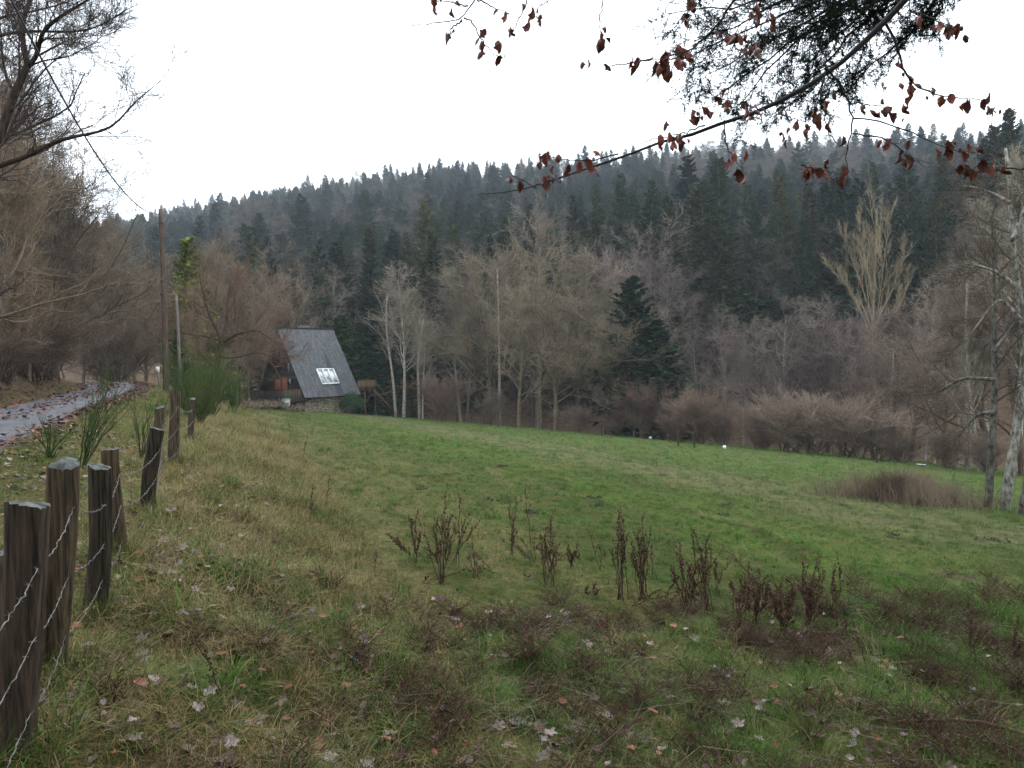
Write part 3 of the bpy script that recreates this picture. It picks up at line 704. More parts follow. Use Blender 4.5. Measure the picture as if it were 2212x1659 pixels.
limb_tree('bare_tree', 'big leafless tree with crooked dark limbs overhanging the track from the left', limbs, LV, base, 'bark', col=(.6, .54, .56), tcol=(.5, .46, .43))

# curved dark tree by the broom bushes
b0 = onY(468, 40); tp = lambda u, v, Y=40: at(u, v, Y)
limbs = [([b0 - [0, 0, .2], tp(470, 770), tp(478, 740)], .16, .13),
         ([tp(478, 742), tp(472, 715), tp(455, 690), tp(440, 640), tp(430, 590)], .10, .03),
         ([tp(478, 742), tp(490, 700, 40.5), tp(492, 650, 41), tp(500, 600, 41.5)], .10, .03),
         ([tp(480, 742), tp(510, 722, 39.5), tp(555, 712, 39), tp(590, 735, 38.5)], .09, .02),
         ([tp(470, 735), tp(440, 725, 40.5), tp(400, 722, 41), tp(360, 700, 41.5)], .06, .012),
         ([tp(472, 770), tp(500, 775, 39.5), tp(560, 760, 39), tp(610, 780, 38.5)], .05, .01)]
limb_tree('bare_tree', 'spreading leafless tree with a dark forked trunk behind the broom bushes', limbs,
          [dict(n=11, lr=.5, ang=(.4, 1.1), Kn=5, up=.08, jit=.16, tmin=.2, rr=.5, lmin=.8, rmin=.012), dict(n=8, lr=.5, ang=(.4, 1.), Kn=4, up=.04, jit=.18, tmin=.15, rr=.55, lmin=.4, rmin=.009),
           dict(n=6, lr=.6, ang=(.3, .9), Kn=2, up=.02, jit=.2, tmin=.1, rr=.6, lmin=.3, rmin=.007)], b0, 'bark', col=(1.15, .85, .7), tcol=(.7, .6, .55))

# three lichened trunks at the right
def right_tree(uv, Y, r0, r1, lab, tc_, lim=()):
    g0 = gp(*uv[0]); Y = g0[1]
    pts = [g0 - [0, 0, .15]] + [at(u, v, Y + .12 * i) for i, (u, v) in enumerate(uv[1:])]
    limbs = [(pts, r0, r1)] + [([at(u, v, Y + .15 * i) for i, (u, v) in enumerate(l)], ra, .01) for l, ra in lim]
    return limb_tree('lichened_tree', lab, limbs, [dict(n=10, lr=.22, ang=(.5, 1.1), Kn=6, up=.04, jit=.16, tmin=.3, rr=.35, lmin=.6, rmin=.008), dict(n=6, lr=.5, ang=(.4, 1.), Kn=4, up=.0, jit=.18, tmin=.15, rr=.55, lmin=.35, rmin=.005),
                     dict(n=6, lr=.6, ang=(.3, .9), Kn=3, up=-.02, jit=.2, tmin=.1, rr=.6, lmin=.2, rmin=.004)], g0, 'lichen_bark', col=(.8, .75, .7), tcol=tc_)
right_tree([(2133, 1098), (2140, 1000), (2147, 900), (2150, 800), (2145, 700), (2150, 600), (2146, 520), (2138, 450)], 20, .085, .02, 'slim grey tree trunk standing beside the dry reed bed', (.6, .6, .58),
           [([(2150, 890), (2110, 895), (2080, 930), (2060, 960)], .05), ([(2150, 820), (2080, 815), (2010, 855), (1960, 850)], .045), ([(2148, 760), (2190, 700), (2230, 690)], .05)])
right_tree([(2168, 1104), (2180, 1020), (2195, 940), (2205, 850), (2220, 770), (2213, 700), (2198, 620), (2188, 540), (2182, 480), (2184, 430), (2180, 380), (2172, 320)], 20, .105, .03, 'birch with a lichened curving trunk and white upper stem', (1.15, 1.15, 1.12),
           [([(2195, 620), (2160, 590), (2120, 575), (2080, 570)], .05), ([(2184, 440), (2150, 420), (2110, 405), (2070, 400)], .045), ([(2206, 690), (2160, 640), (2120, 690), (2085, 740)], .04), ([(2186, 520), (2205, 470), (2225, 420)], .05)])
right_tree([(2206, 1112), (2214, 1060), (2228, 1000), (2245, 900), (2255, 700), (2250, 500)], 20, .08, .02, 'thin dark trunk leaning away from the birch', (.6, .6, .6))
# pale poplar against the spruces
pb_ = onY(1886, 64); PY = 64
sp_ = lambda pts, d_=0: [at(u, v, PY + d_) for u, v in pts]
limb_tree('poplar_tree', 'pale yellow-grey leafless poplar standing out against the spruces', [([pb_ - [0, 0, .2]] + sp_([(1884, 760), (1886, 660), (1891, 560), (1895, 490), (1892, 450)]), .20, .02),
    (sp_([(1890, 720), (1904, 610), (1914, 530), (1922, 468)], .5), .065, .012), (sp_([(1882, 730), (1852, 650), (1825, 606), (1797, 582)], -.6), .075, .012), (sp_([(1884, 690), (1856, 600), (1835, 545), (1824, 505)], .4), .075, .012),
    (sp_([(1896, 690), (1928, 625), (1948, 575), (1956, 540)], -.5), .075, .012), (sp_([(1890, 735), (1930, 680), (1952, 640), (1962, 600)], .6), .065, .012), (sp_([(1886, 640), (1868, 560), (1858, 500), (1856, 470)], -.4), .065, .012), (sp_([(1888, 720), (1880, 600), (1875, 520)], 1.0), .07, .012)],
    [dict(n=15, lr=.26, ang=(.3, .6), Kn=6, up=.14, jit=.08, tmin=.25, rr=.42, lmin=1.0, rmin=.018), dict(n=7, lr=.42, ang=(.3, .6), Kn=4, up=.12, jit=.1, tmin=.2, rr=.55, lmin=.5, rmin=.014), dict(n=5, lr=.55, ang=(.3, .6), Kn=2, up=.1, jit=.12, tmin=.2, rr=.6, lmin=.35, rmin=.010)],
    pb_, 'bark', col=(2.1, 2.0, 1.55), tcol=(2.2, 2.15, 1.65))
# pale birch stems further back
def stem(uv, Y, r0, r1, lab):
    p = [at(u, v, Y) for u, v in uv]; b = np.array([p[0][0], p[0][1], Hs(p[0][0], p[0][1]) - .1])
    limb_tree('birch_tree', lab, [([b] + p, r0, r1)], [dict(n=14, lr=.3, ang=(.4, .9), Kn=6, up=.05, jit=.14, tmin=.45, rr=.45, rmin=.014), dict(n=7, lr=.5, ang=(.3, .9), Kn=4, up=.0, jit=.16, tmin=.2, rr=.5, rmin=.011),
              dict(n=5, lr=.6, ang=(.3, .9), Kn=2, up=-.02, jit=.18, tmin=.1, rr=.6, lmin=.3, rmin=.008)], b, 'lichen_bark', col=GREY, tcol=(1.3, 1.25, 1.15))
stem([(855, 895), (850, 830), (845, 790), (838, 740), (833, 700), (836, 640)], 69, .15, .05, 'white-stemmed birch standing right of the cabin stairs')
stem([(906, 900), (905, 850), (902, 800), (906, 740), (915, 690)], 67, .15, .04, 'grey-stemmed birch second from the cabin along the fence')
stem([(1080, 910), (1079, 820), (1078, 720), (1076, 640), (1074, 580)], 67, .14, .05, 'straight pale birch stem in front of the rounded bare trees')
stem([(2090, 1000), (2095, 900), (2090, 800), (2085, 700), (2092, 620), (2088, 540)], 39, .16, .05, 'forked pale birch behind the reed bed')
stem([(1922, 960), (1924, 900), (1928, 830), (1930, 760)], 47, .08, .04, 'thin pale birch stem below the poplar')
stem([(30, 720), (50, 620), (60, 540), (70, 470), (95, 360)], 30, .13, .05, 'leaning yellowish birch stem on the slope left of the track')


# ------------------------------------------------------------------ the cabin
PSI, RL, RW, RH = .859, 6.2, 4.0, 6.5
dx = np.array([math.cos(PSI), math.sin(PSI)]); nx_ = np.array([math.sin(PSI), -math.cos(PSI)])
cxy = np.array([-18.54, 66.0]) - nx_ * RW
gz = Hs(-16.0, 67.0) - .15
ZE = -.353 - gz                                     # eave height above the cabin's foot
cab = empty('cabin', (cxy[0], cxy[1], gz), 'steep-roofed dark wooden cabin with slate roof on a rubble stone base', 'cabin', None, PSI)
ang_ = math.atan2(RH, RW); sl_len = math.hypot(RW, RH)
def cpart(name, g, mat, parent=cab, smooth=False, label=None, color=None):
    o = obj(name, g.mesh(name, M[mat] if isinstance(mat, str) else mat, smooth), parent, color=color)
    if label: o['label'] = label
    return o
# slate material: dark run-off streak below and above the roof window
nt = M['slate'].node_tree; b = [n for n in nt.nodes if n.type == 'BSDF_PRINCIPLED'][0]
oldc = b.inputs['Base Color'].links[0].from_socket
tc = nd(nt, 'ShaderNodeTexCoord'); sp = nd(nt, 'ShaderNodeSeparateXYZ'); ln(nt, tc.outputs['UV'], sp.inputs[0])
wn = val(nt, 'MULTIPLY', val(nt, 'SUBTRACT', noise(nt, tc.outputs['UV'], 5, 2), .5), .5)
half = val(nt, 'MINIMUM', val(nt, 'MULTIPLY', val(nt, 'MAXIMUM', val(nt, 'SUBTRACT', sp.outputs[1], 2.2), 0.0), .13), .34)
dist = val(nt, 'ABSOLUTE', val(nt, 'ADD', val(nt, 'SUBTRACT', sp.outputs[0], 4.0), val(nt, 'MULTIPLY', wn, .6)))
msk = val(nt, 'MULTIPLY', val(nt, 'LESS_THAN', dist, half), .75)
ln(nt, mix(nt, msk, oldc, (.022, .025, .034)), b.inputs['Base Color'])
for side in (-1, 1):
    g = G()
    nu, nv = 14, 40                                  # overlapping slate courses as small steps
    t = np.linspace(0, 1, nv + 1)
    V = []; Q = []; UV = []
    nrm_ = np.array([0, side * math.sin(ang_), math.cos(ang_)])
    for i in range(nv):
        for k, (tt, lift) in enumerate(((t[i], .002), (t[i + 1] + .004, .022))):
            sag = .0
            for xx in (0, RL):
                V.append(np.array([xx, side * RW * tt, ZE + RH * (1 - tt)]) + nrm_ * lift); UV.append((xx, tt * sl_len))
        k = i * 4; Q.append([k, k + 1, k + 3, k + 2] if side < 0 else [k, k + 2, k + 3, k + 1])
    n0 = len(V)
    g.add(V, Q)
    me = g.mesh('slates', M['slate'])
    uvl = me.uv_layers.new(name='UVMap'); vi = np.empty(len(me.loops), np.int32); me.loops.foreach_get('vertex_index', vi)
    uvl.data.foreach_set('uv', np.array(UV, np.float32)[vi].ravel())
    rf = obj('roof_slope', me, cab)
    g = G()                                          # boarding under the slates, and the barge edges
    a0 = np.array([0.03, 0, ZE + RH - .03]); a1 = np.array([RL - .03, side * (RW - .02), ZE - .02 + .02])
    off = -nrm_ * .16
    P8 = [np.array([x_, side * RW * q, ZE + RH * (1 - q)]) + o_ for x_ in (.02, RL - .02) for q in (.004, .996) for o_ in (-nrm_ * .012, off)]
    g.add(P8, [[0, 1, 3, 2], [4, 6, 7, 5], [0, 4, 5, 1], [2, 3, 7, 6], [0, 2, 6, 4], [1, 5, 7, 3]])
    cpart('roof_boarding', g, 'dark_wood', rf)
g = G(); g.beam((-.01, 0, ZE + RH + .02), (RL + .01, 0, ZE + RH + .02), .22, .06); cpart('ridge_cap', g, 'metal_dark')
# gable walls of horizontal boards
wy = lambda z: RW * (1 - (z - ZE) / RH) - .22
for xg, sgn in ((.85, -1), (RL - .5, 1)):
    g = G(); z = ZE - .25; i = 0
    g.m = 0
    while z < ZE + RH - .5:
        w0, w1 = wy(max(z, ZE)), wy(max(z + .16, ZE)); o_ = .012 * sgn
        P8 = [[xg + x_, y_, zz] for x_ in (-.03, .03) for (y_, zz) in ((-w0, z), (w0, z), (-w1, z + .155), (w1, z + .155))]
        P8 = np.array(P8); P8[[0, 1] if sgn < 0 else [4, 5], 0] += sgn * .018
        g.add(P8, [[0, 1, 3, 2], [4, 6, 7, 5], [0, 4, 5, 1], [2, 3, 7, 6], [0, 2, 6, 4], [1, 5, 7, 3]]); z += .16
    wall = cpart('gable_wall', g, 'dark_wood')
    if sgn < 0: front_wall = wall
xw = .85 - .05
g = G(); g.box((xw, .35, ZE + .85), (.03, .45, 1.0)); dr = cpart('door', g, 'door', front_wall)
g = G(); g.box((xw - .05, .70, ZE + .85), (.03, .03, .06)); cpart('handle', g, 'metal_dark', front_wall)
g = G(); g.box((xw, 1.55, ZE + .9), (.03, .5, .85)); cpart('shutter', g, 'door', front_wall)
for yy in (-1.05, -.45):                              # pale curtained windows upstairs
    g = G(); g.box((xw, yy, ZE + 2.75), (.03, .16, .48)); cpart('window', g, 'white_paint', front_wall, color=(.42, .44, .5))
    g = G(); g.box((xw - .04, yy, ZE + 2.75), (.012, .11, .43)); cpart('pane', g, 'plastic', front_wall, color=(.8, .85, 1))
for yy, zz in ((-.65, 1.55), (-2.55, 1.15), (-2.75, .75), (-3.0, .45)):
    g = G()
    for k in range(5):
        a = k * 1.256; g.box((xw - .07, yy + .10 * math.cos(a), ZE + zz + .12 * math.sin(a)), (.02, .05, .05))
    g.box((xw - .06, yy, ZE + zz - .2), (.02, .02, .12))
    cpart('wall_ornament', g, 'white_paint', front_wall, color=(.8, .8, .8))
# roof window
s0, s1, t0, t1 = .383 * RL, .68 * RL, .62, .83
def rp(x_, t_, lift): return np.array([x_, -RW * t_, ZE + RH * (1 - t_)]) + np.array([0, -math.sin(ang_), math.cos(ang_)]) * lift
sk = None
g = G()
fw = .07
upn = np.array([0, -math.sin(ang_), math.cos(ang_)])
for t_ in (t0, t1): g.beam(rp(s0, t_, .07), rp(s1, t_, .07), .09, .12, upn)
for k in range(4):
    x_ = s0 + (s1 - s0) * k / 3; g.beam(rp(x_, t0, .072), rp(x_, t1, .072), .085, .124, upn)
sk = cpart('roof_window', g, 'white_paint')
M['pane'] = m_plain('bright_glass', (.16, .18, .20), (.62, .65, .68), 1.6, .1, .5)
for k in range(3):
    g = G(); xa, xb = s0 + (s1 - s0) * k / 3 + .05, s0 + (s1 - s0) * (k + 1) / 3 - .05
    g.add([rp(xa, t0 + .008, .055), rp(xb, t0 + .008, .055), rp(xb, t1 - .008, .055), rp(xa, t1 - .008, .055), rp(xa, t0 + .008, .045), rp(xb, t0 + .008, .045), rp(xb, t1 - .008, .045), rp(xa, t1 - .008, .045)],
          [[0, 3, 2, 1], [4, 5, 6, 7], [0, 1, 5, 4], [2, 3, 7, 6], [1, 2, 6, 5], [3, 0, 4, 7]])
    cpart('pane', g, 'pane', sk)
# a broken branch lying over the panes
g = G(); g.tubes([rp(s0 + .15, t1 - .06, .13), rp(s0 + .6, t0 + .12, .14), rp(s0 + .8, t0 + .03, .14)], [.03, .025, .012], 5)
# chimney
g = G(); g.box((3.3, .55, ZE + RH - .25), (.42, .32, .55)); ch = cpart('chimney', g, 'mortar')
g = G(); g.box((3.3, .55, ZE + RH + .62), (.50, .40, .03)); cpart('chimney_cap', g, 'metal_dark', ch)
for ax_, ay_ in ((-.38, -.28), (.38, -.28), (-.38, .28), (.38, .28)):
    g = G(); g.box((3.3 + ax_, .55 + ay_, ZE + RH + .445), (.03, .03, .145)); cpart('cap_leg', g, 'metal_dark', ch)
# stone base
g = G(); zb = -1.2; zt = ZE - .05
g.box((RL / 2 + .1, 0, (zb + zt) / 2), (RL / 2 - .5, 3.1, (zt - zb) / 2)); sb = cpart('stone_base', g, 'mortar')
shapes = []
for k in range(6):
    g = G(); th = np.sort(rng.uniform(0, 6.28, 7)); th = np.linspace(0, 6.28, 8)[:7] + rng.uniform(-.3, .3, 7)
    rr_ = rng.uniform(.82, 1.1, 7)
    ring0 = np.stack([np.cos(th) * rr_, np.zeros(7), np.sin(th) * rr_], -1); ring1 = ring0 * .8; ring1[:, 1] = -1; ring1[:, 1] += rng.normal(size=7) * .15
    q = [[i, (i + 1) % 7, 7 + (i + 1) % 7, 7 + i] for i in range(7)]; t_ = [[7, 7 + i, 8 + i] for i in range(1, 6)]
    g.add(np.r_[ring0, ring1], q, t_); shapes.append(g.mesh('stone', M['stonework']))
z = -.25; row = 0
while z < zt - .05:
    rh_ = rng.uniform(.10, .17); x_ = .62 + rng.uniform(-.1, .1)
    while x_ < RL - .45:
        lw = rng.uniform(.16, .38)
        o = obj('stone', shapes[rng.integers(6)], sb, (x_ + lw / 2, -3.1, z + rh_ / 2)); o.scale = (lw / 2 * .97, .05 + .05 * rng.random(), rh_ / 2 * .97)
        v_ = rng.uniform(.75, 1.25); o.color = (v_, v_ * rng.uniform(.92, 1.0), v_ * rng.uniform(.75, .98), 1); x_ += lw
    z += rh_
# front deck with boarded rail
DZ = ZE - .22
g = G()
for k in range(16): g.box((-1.75 + k * .16 + .08, -.2, DZ), (.075, 3.3, .03))
dk_ = cpart('deck', g, 'grey_wood', color=(.45, .4, .4))
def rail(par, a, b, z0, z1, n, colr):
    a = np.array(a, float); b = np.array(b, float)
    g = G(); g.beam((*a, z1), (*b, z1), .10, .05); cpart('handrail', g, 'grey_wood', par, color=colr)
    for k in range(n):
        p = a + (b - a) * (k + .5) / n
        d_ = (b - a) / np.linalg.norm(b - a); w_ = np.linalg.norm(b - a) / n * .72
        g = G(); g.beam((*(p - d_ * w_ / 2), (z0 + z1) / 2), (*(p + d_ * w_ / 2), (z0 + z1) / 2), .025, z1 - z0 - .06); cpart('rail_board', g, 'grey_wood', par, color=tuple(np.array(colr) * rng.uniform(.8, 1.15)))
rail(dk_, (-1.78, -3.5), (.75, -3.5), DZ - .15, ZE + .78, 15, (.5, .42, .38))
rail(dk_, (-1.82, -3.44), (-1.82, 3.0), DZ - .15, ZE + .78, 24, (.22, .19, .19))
for x_, y_ in ((-1.7, -3.35), (-1.7, 0), (-1.7, 2.9), (.3, -3.35)):
    g = G(); g.beam((x_, y_, -1.0), (x_, y_, DZ - .03), .14); cpart('deck_post', g, 'dark_wood', dk_)
# raised balcony and stairs at the back end
BZ = ZE + .38; bx0, bx1, by0, by1 = RL + .05, RL + 2.3, -3.5, -1.0
g = G(); g.box(((bx0 + bx1) / 2, (by0 + by1) / 2, BZ), ((bx1 - bx0) / 2, (by1 - by0) / 2, .06)); bal = cpart('balcony', g, 'grey_wood', color=(.6, .5, .42))
rail(bal, (bx0, by0 - .02), (bx1, by0 - .02), BZ - .1, BZ + .95, 15, (.85, .68, .52)); rail(bal, (bx1 + .02, by0 + .05), (bx1 + .02, by1), BZ - .1, BZ + .95, 10, (.7, .58, .45))
for x_, y_ in ((bx0 + .9, by0 + .1), (bx1 - .1, by0 + .1), (bx1 - .1, by1 - .1)):
    g = G(); g.beam((x_, y_, -1.5), (x_, y_, BZ - .06), .13); cpart('balcony_post', g, 'grey_wood', bal, color=(.55, .45, .36))
g = G(); g.beam((bx0 + .9, by0 + .1, BZ - 1.3), (bx1 - .2, by0 + .1, BZ - .1), .09); cpart('brace', g, 'grey_wood', bal, color=(.55, .45, .36))
sA = np.array([bx1 - 1.0, by0 - .1, BZ - .05]); sB = np.array([bx1 + 2.0, by0 - .1, -.75])
g = G(); g.beam(sA, sB, .06, .22); g.beam(sA + [0, -.8, 0], sB + [0, -.8, 0], .06, .22); stc = cpart('staircase', g, 'grey_wood', color=(.45, .38, .32))
for k in range(11):
    p = sA + (sB - sA) * (k + .5) / 11; g = G(); g.box(p + [0, -.4, .05], (.13, .37, .02)); cpart('tread', g, 'grey_wood', stc, color=(.6, .52, .45))
g = G(); g.beam(sA + [0, -.84, .85], sB + [0, -.84, .85], .06, .08); g.beam(sB + [-.1, -.84, 0], sB + [-.1, -.84, .85], .06); cpart('stair_rail', g, 'grey_wood', stc, color=(.55, .48, .4))

# wheelie bin by the deck
p = at(439, 905 * 1.0, 62.8); p = np.array([at(618, 870, 62.8)[0], 62.8, 0]); p[2] = Hs(p[0], p[1]) - .02
bn = empty('wheelie_bin', p, 'pale grey wheelie bin with a teal lid beside the cabin deck', 'bin', None, .4)
g = G(); a0, a1 = .23, .30
P8 = [[sx_ * a_, sy_ * a_, z_] for (a_, z_) in ((a0, .06), (a1, .98)) for sx_ in (-1, 1) for sy_ in (-1, 1)]
g.add(P8, [[0, 1, 3, 2], [4, 6, 7, 5], [0, 4, 5, 1], [2, 3, 7, 6], [0, 2, 6, 4], [1, 5, 7, 3]]); g.box((0, 0, .95), (.325, .325, .03))
obj('body', g.mesh('bin_body', M['plastic']), bn, color=(1.35, 1.35, 1.3))
g = G(); g.box((0, 0, 1.01), (.34, .35, .028)); g.box((0, -.05, 1.05), (.24, .22, .02)); g.tubes([[-.25, .35, 1.0], [.25, .35, 1.0]], [.03, .03], 6, True)
obj('lid', g.mesh('bin_lid', M['plastic']), bn, color=(.25, .85, .62))
for sx_ in (-.2, .2):
    g = G(); g.tubes([[sx_ - .03, .25, .1], [sx_ + .03, .25, .1]], [.1, .1], 10, True); obj('wheel', g.mesh('bin_wheel', M['cable']), bn)

# leafy evergreen bush
def leafy(name, h, r, n, mat, lab, loc, cat='shrub', group=None, col=(1, 1, 1), leaf=.09):
    e = empty(name, loc, lab, cat, group)
    g = G(); d = nrm(rng.normal(size=(n, 3))); d[:, 2] = np.abs(d[:, 2]) * 1.0 - .25
    rad = rng.random(n) ** .35
    lob = 1 + .22 * np.sin(d[:, 0] * 5 + 1) * np.sin(d[:, 1] * 6) + .12 * np.sin(d[:, 2] * 9)
    p = d * rad[:, None] * lob[:, None] * [r, r, h * .62] + [0, 0, h * .42]
    t = nrm(rng.normal(size=(n, 3)) + d * .8); u_ = nrm(np.cross(t, rng.normal(size=(n, 3)))); L = leaf * rng.uniform(.6, 1.5, (n, 1))
    V = np.stack([p, p + t * L * .5 + u_ * L * .3, p + t * L, p + t * L * .5 - u_ * L * .3], 1).reshape(-1, 3)
    g.add(V, np.arange(4 * n).reshape(-1, 4)); obj('leaves', g.mesh(name + '_leaves', M[mat]), e, color=col)
    T = np.stack([poly([[0, 0, -.05], [rng.normal() * .2 * r, rng.normal() * .2 * r, h * .4], [rng.normal() * .5 * r, rng.normal() * .5 * r, h * .85]], 6) for _ in range(9)])
    g = G(); g.tubes(T, np.stack([np.linspace(.03, .008, 6)] * 9), 4); obj('stems', g.mesh(name + '_stems', M['bark']), e)
    return e
lw_ = lambda x_, y_: np.array([*(cxy + dx * x_ - nx_ * y_), 0.])
q = lw_(4.9, -4.3); q[2] = Hs(q[0], q[1])
leafy('evergreen_bush', 2.3, 1.15, 3600, 'leafy', 'dark green leafy bush against the cabin\'s stone base', q, col=(.75, .85, .8), leaf=.13)
for i, (u, Y, h_) in enumerate([(590, 62, 1.0), (560, 60, .9), (640, 62, .7), (525, 56, .9)]):
    p = onY(u, Y); leafy('dead_bracken', h_, 1.3, 900, 'reed', 'rust-brown dead bracken clump in front of the cabin deck', p, 'plant', 'dead bracken clumps before the cabin', leaf=.12)

# ------------------------------------------------------------------ utility pole, wire, small posts
pb = onY(357, 31); ptop = at(347, 452, 31)
up = empty('utility_pole', (pb[0], pb[1], pb[2] - .2), 'tall rusty brown wooden utility pole beside the track', 'pole')
tp_ = ptop - np.array([pb[0], pb[1], pb[2] - .2])
g = G(); g.tubes(poly([[0, 0, 0], tp_ * .5 + [.04, 0, 0], tp_], 14), np.linspace(.125, .09, 14), 12, True); obj('shaft', g.mesh('pole_shaft', M['pole'], True), up)
for f in (.55, .93, .62):
    g = G(); c_ = tp_ * f; g.tubes([c_ - [0, 0, .05], c_ + [0, 0, .05]], [.135 - .03 * f] * 2, 12, True); obj('metal_band', g.mesh('band', M['metal_dark']), up)
g = G(); c_ = tp_ * .965; g.tubes([c_ + [-.08, -.05, 0], c_ + [-.22, -.12, 0]], [.025, .025], 8, True); g.tubes([c_ + [-.2, -.12, -.05], c_ + [-.2, -.12, .1]], [.045, .03], 8, True); obj('insulator', g.mesh('insulator', M['plastic']), up)
yy = np.array([31, 25.2, 21, 17.3, 13.3, 12.1]); pu = [(338, 462), (300, 440), (250, 382), (185, 305), (70, 92), (25, 0)]
zz = np.array([at(u, v, Y)[2] for (u, v), Y in zip(pu, yy)]); cf = np.polyfit(yy, zz, 2)
x1, x2 = at(338, 462, 31)[0], at(25, 0, 12.1)[0]; kx = (x2 - x1) / (12.1 - 31)
yw = np.linspace(30.9, -6, 60); zw = np.polyval(cf, yw)
zw = np.where(yw > 29, np.interp(yw, [29, 31], [np.polyval(cf, 29), zz[0]]), zw)
kz = np.polyval(np.polyder(cf), 10.0); zw = np.where(yw < 10, np.polyval(cf, 10) + kz * (yw - 10), zw)
wp = np.stack([x1 + kx * (yw - 31), yw, zw], -1)
g = G(); g.tubes(wp, np.full(60, .020), 5); tag(obj('overhead_wire', g.mesh('overhead_wire', M['cable'])), 'single black overhead wire sagging from the brown utility pole', 'wire')
e2 = wp[-1]; g = G(); hz = Hs(e2[0] - .2, e2[1])
g.tubes(poly([[0, 0, 0], [.0, .02, (e2[2] - hz) / 2], [0, 0, e2[2] - hz + .5]], 10), np.linspace(.155, .11, 10), 12, True)
o = empty('utility_pole', (e2[0] - .12, e2[1], hz - .1), 'weathered wooden utility pole behind the camera holding the wire', 'pole'); obj('shaft', g.mesh('pole_shaft', M['pole'], True), o)
pb = onY(388, 29); t2 = at(381, 638, 29) - pb
o = empty('broken_post', pb, 'thin pale grey broken pole beside the utility pole', 'pole')
g = G(); g.tubes(poly([[0, 0, -.2], t2 * .5 + [.02, 0, 0], t2], 10), np.linspace(.075, .05, 10), 8, True); obj('shaft', g.mesh('broken_post', M['grey_wood'], True), o, color=(.9, .9, .95))
g = G(); g.tubes([t2 * .98, t2 * 1.03 + [-.06, 0, 0]], [.03, .005], 5, True); obj('splinter', g.mesh('splinter', M['grey_wood']), o)
p = onY(342, 33); o = empty('marker_post', p, 'small white marker plate on a stake left of the utility pole', 'sign')
g = G(); g.beam((0, 0, -.1), (0, 0, .9), .05); obj('stake', g.mesh('stake', M['grey_wood']), o)
g = G(); g.box((0, -.04, .85), (.08, .012, .13)); obj('plate', g.mesh('plate', M['white_paint']), o)

# ------------------------------------------------------------------ near fence
def post(loc, top, r, lab, group, seed, split=1.0):
    rg = np.random.default_rng(seed)
    loc = np.asarray(loc, float); tv = np.asarray(top, float) - loc
    e = empty('fence_post', loc, lab, 'post', group)
    n, rows = 26, 14
    th = np.linspace(0, 2 * np.pi, n, endpoint=False) + rg.uniform(-.1, .1, n)
    prof = 1 + .16 * np.cos(3 * th + rg.uniform(0, 6)) * split + .10 * np.cos(2 * th + rg.uniform(0, 6)) + rg.uniform(-.08, .05, n) - .14 * (rg.random(n) < .16)
    cut = rg.uniform(-.35, .35, 2)
    V = []
    for i in range(rows):
        f = i / (rows - 1)
        rr_ = r * prof * (1.06 - .12 * f) * (1 + .03 * np.sin(f * 9 + th * 2 + seed)) + rg.normal(size=n) * r * .02
        c_ = tv * f + np.array([.012 * math.sin(f * 5 + seed), .01 * math.sin(f * 4 + seed * 2), 0])
        z_ = np.zeros(n)
        if i == rows - 1: z_ = (np.cos(th) * cut[0] + np.sin(th) * cut[1]) * r + rg.normal(size=n) * r * .06
        V.append(np.stack([c_[0] + np.cos(th) * rr_, c_[1] + np.sin(th) * rr_, c_[2] + z_], -1))
    V = np.array(V); idx = np.arange(rows * n).reshape(rows, n); a, b_ = idx[:-1], idx[1:]
    g = G(); g.add(V, np.stack([a, np.roll(a, -1, 1), np.roll(b_, -1, 1), b_], -1).reshape(-1, 4))
    obj('shaft', g.mesh('post_shaft', M['wood_post']), e, color=tuple(np.array([1, rg.uniform(.95, 1.1), rg.uniform(.85, 1.1)]) * rg.uniform(.5, 1.5)))
    g = G(); rim = V[-1]; cen = rim.mean(0) + [0, 0, .012]
    mid = rim * .55 + cen * .45 + rg.normal(size=(n, 3)) * [0, 0, .004]
    g.add(np.r_[rim + [0, 0, .001], mid, [cen]], [[i, (i + 1) % n, n + (i + 1) % n, n + i] for i in range(n)], [[n + i, n + (i + 1) % n, 2 * n] for i in range(n)])
    obj('cut_top', g.mesh('post_top', M['post_top']), e)
    return e
near = [((62, 1090), (30, 1690), 2.7, .068, 'thick dark split-log fence post with a slanted grey top beside the path of barbed wire'),
        ((142, 1003), (118, 1400), 3.5, .066, 'tall brown split fence post with a worn corner second along the wire'),
        ((217, 1008), (203, 1300), 4.3, .056, 'dark fence post with a pointed pale top third along the wire'),
        ((243, 972), (252, 1200), 5.2, .055, 'narrow fence post close behind the pointed one'),
        ((340, 928), (313, 1145), 6.9, .062, 'mossy fence post leaning over with a knot near its foot'),
        ((345, 880), (340, 1010), 9.6, .068, 'short lichened fence post just behind the leaning one'),
        ((376, 846), (374, 978), 10.4, .078, 'fence post with a split red-brown top before the broom bushes'),
        ((4, 1195), (-14, 1450), 3.3, .05, 'fence post stub half hidden behind the thick slanted post')]
PT = []
for i, (tp2, bs, Y, r, lab) in enumerate(near):
    top = at(*tp2, Y); b_ = at(*bs, Y); zb_ = Hs(b_[0], Y) - .12
    k = (zb_ - top[2]) / (b_[2] - top[2]); b_ = top + (b_ - top) * k; b_[1] = Y
    post(b_, top, r, lab, None, 10 + i); PT.append((top, b_, r))
for i, (u, Y) in enumerate([(395, 14), (455, 26), (432, 21)]):
    X = float(fence_x(Y)); z = Hs(X, Y); post((X, Y, z - .1), (X + .05, Y, z + .85), .06, 'old fence post among the broom bushes', 'fence posts among the broom', 40 + i); PT.append((np.array([X, Y, z + .85]), np.array([X, Y, z - .1]), .06))
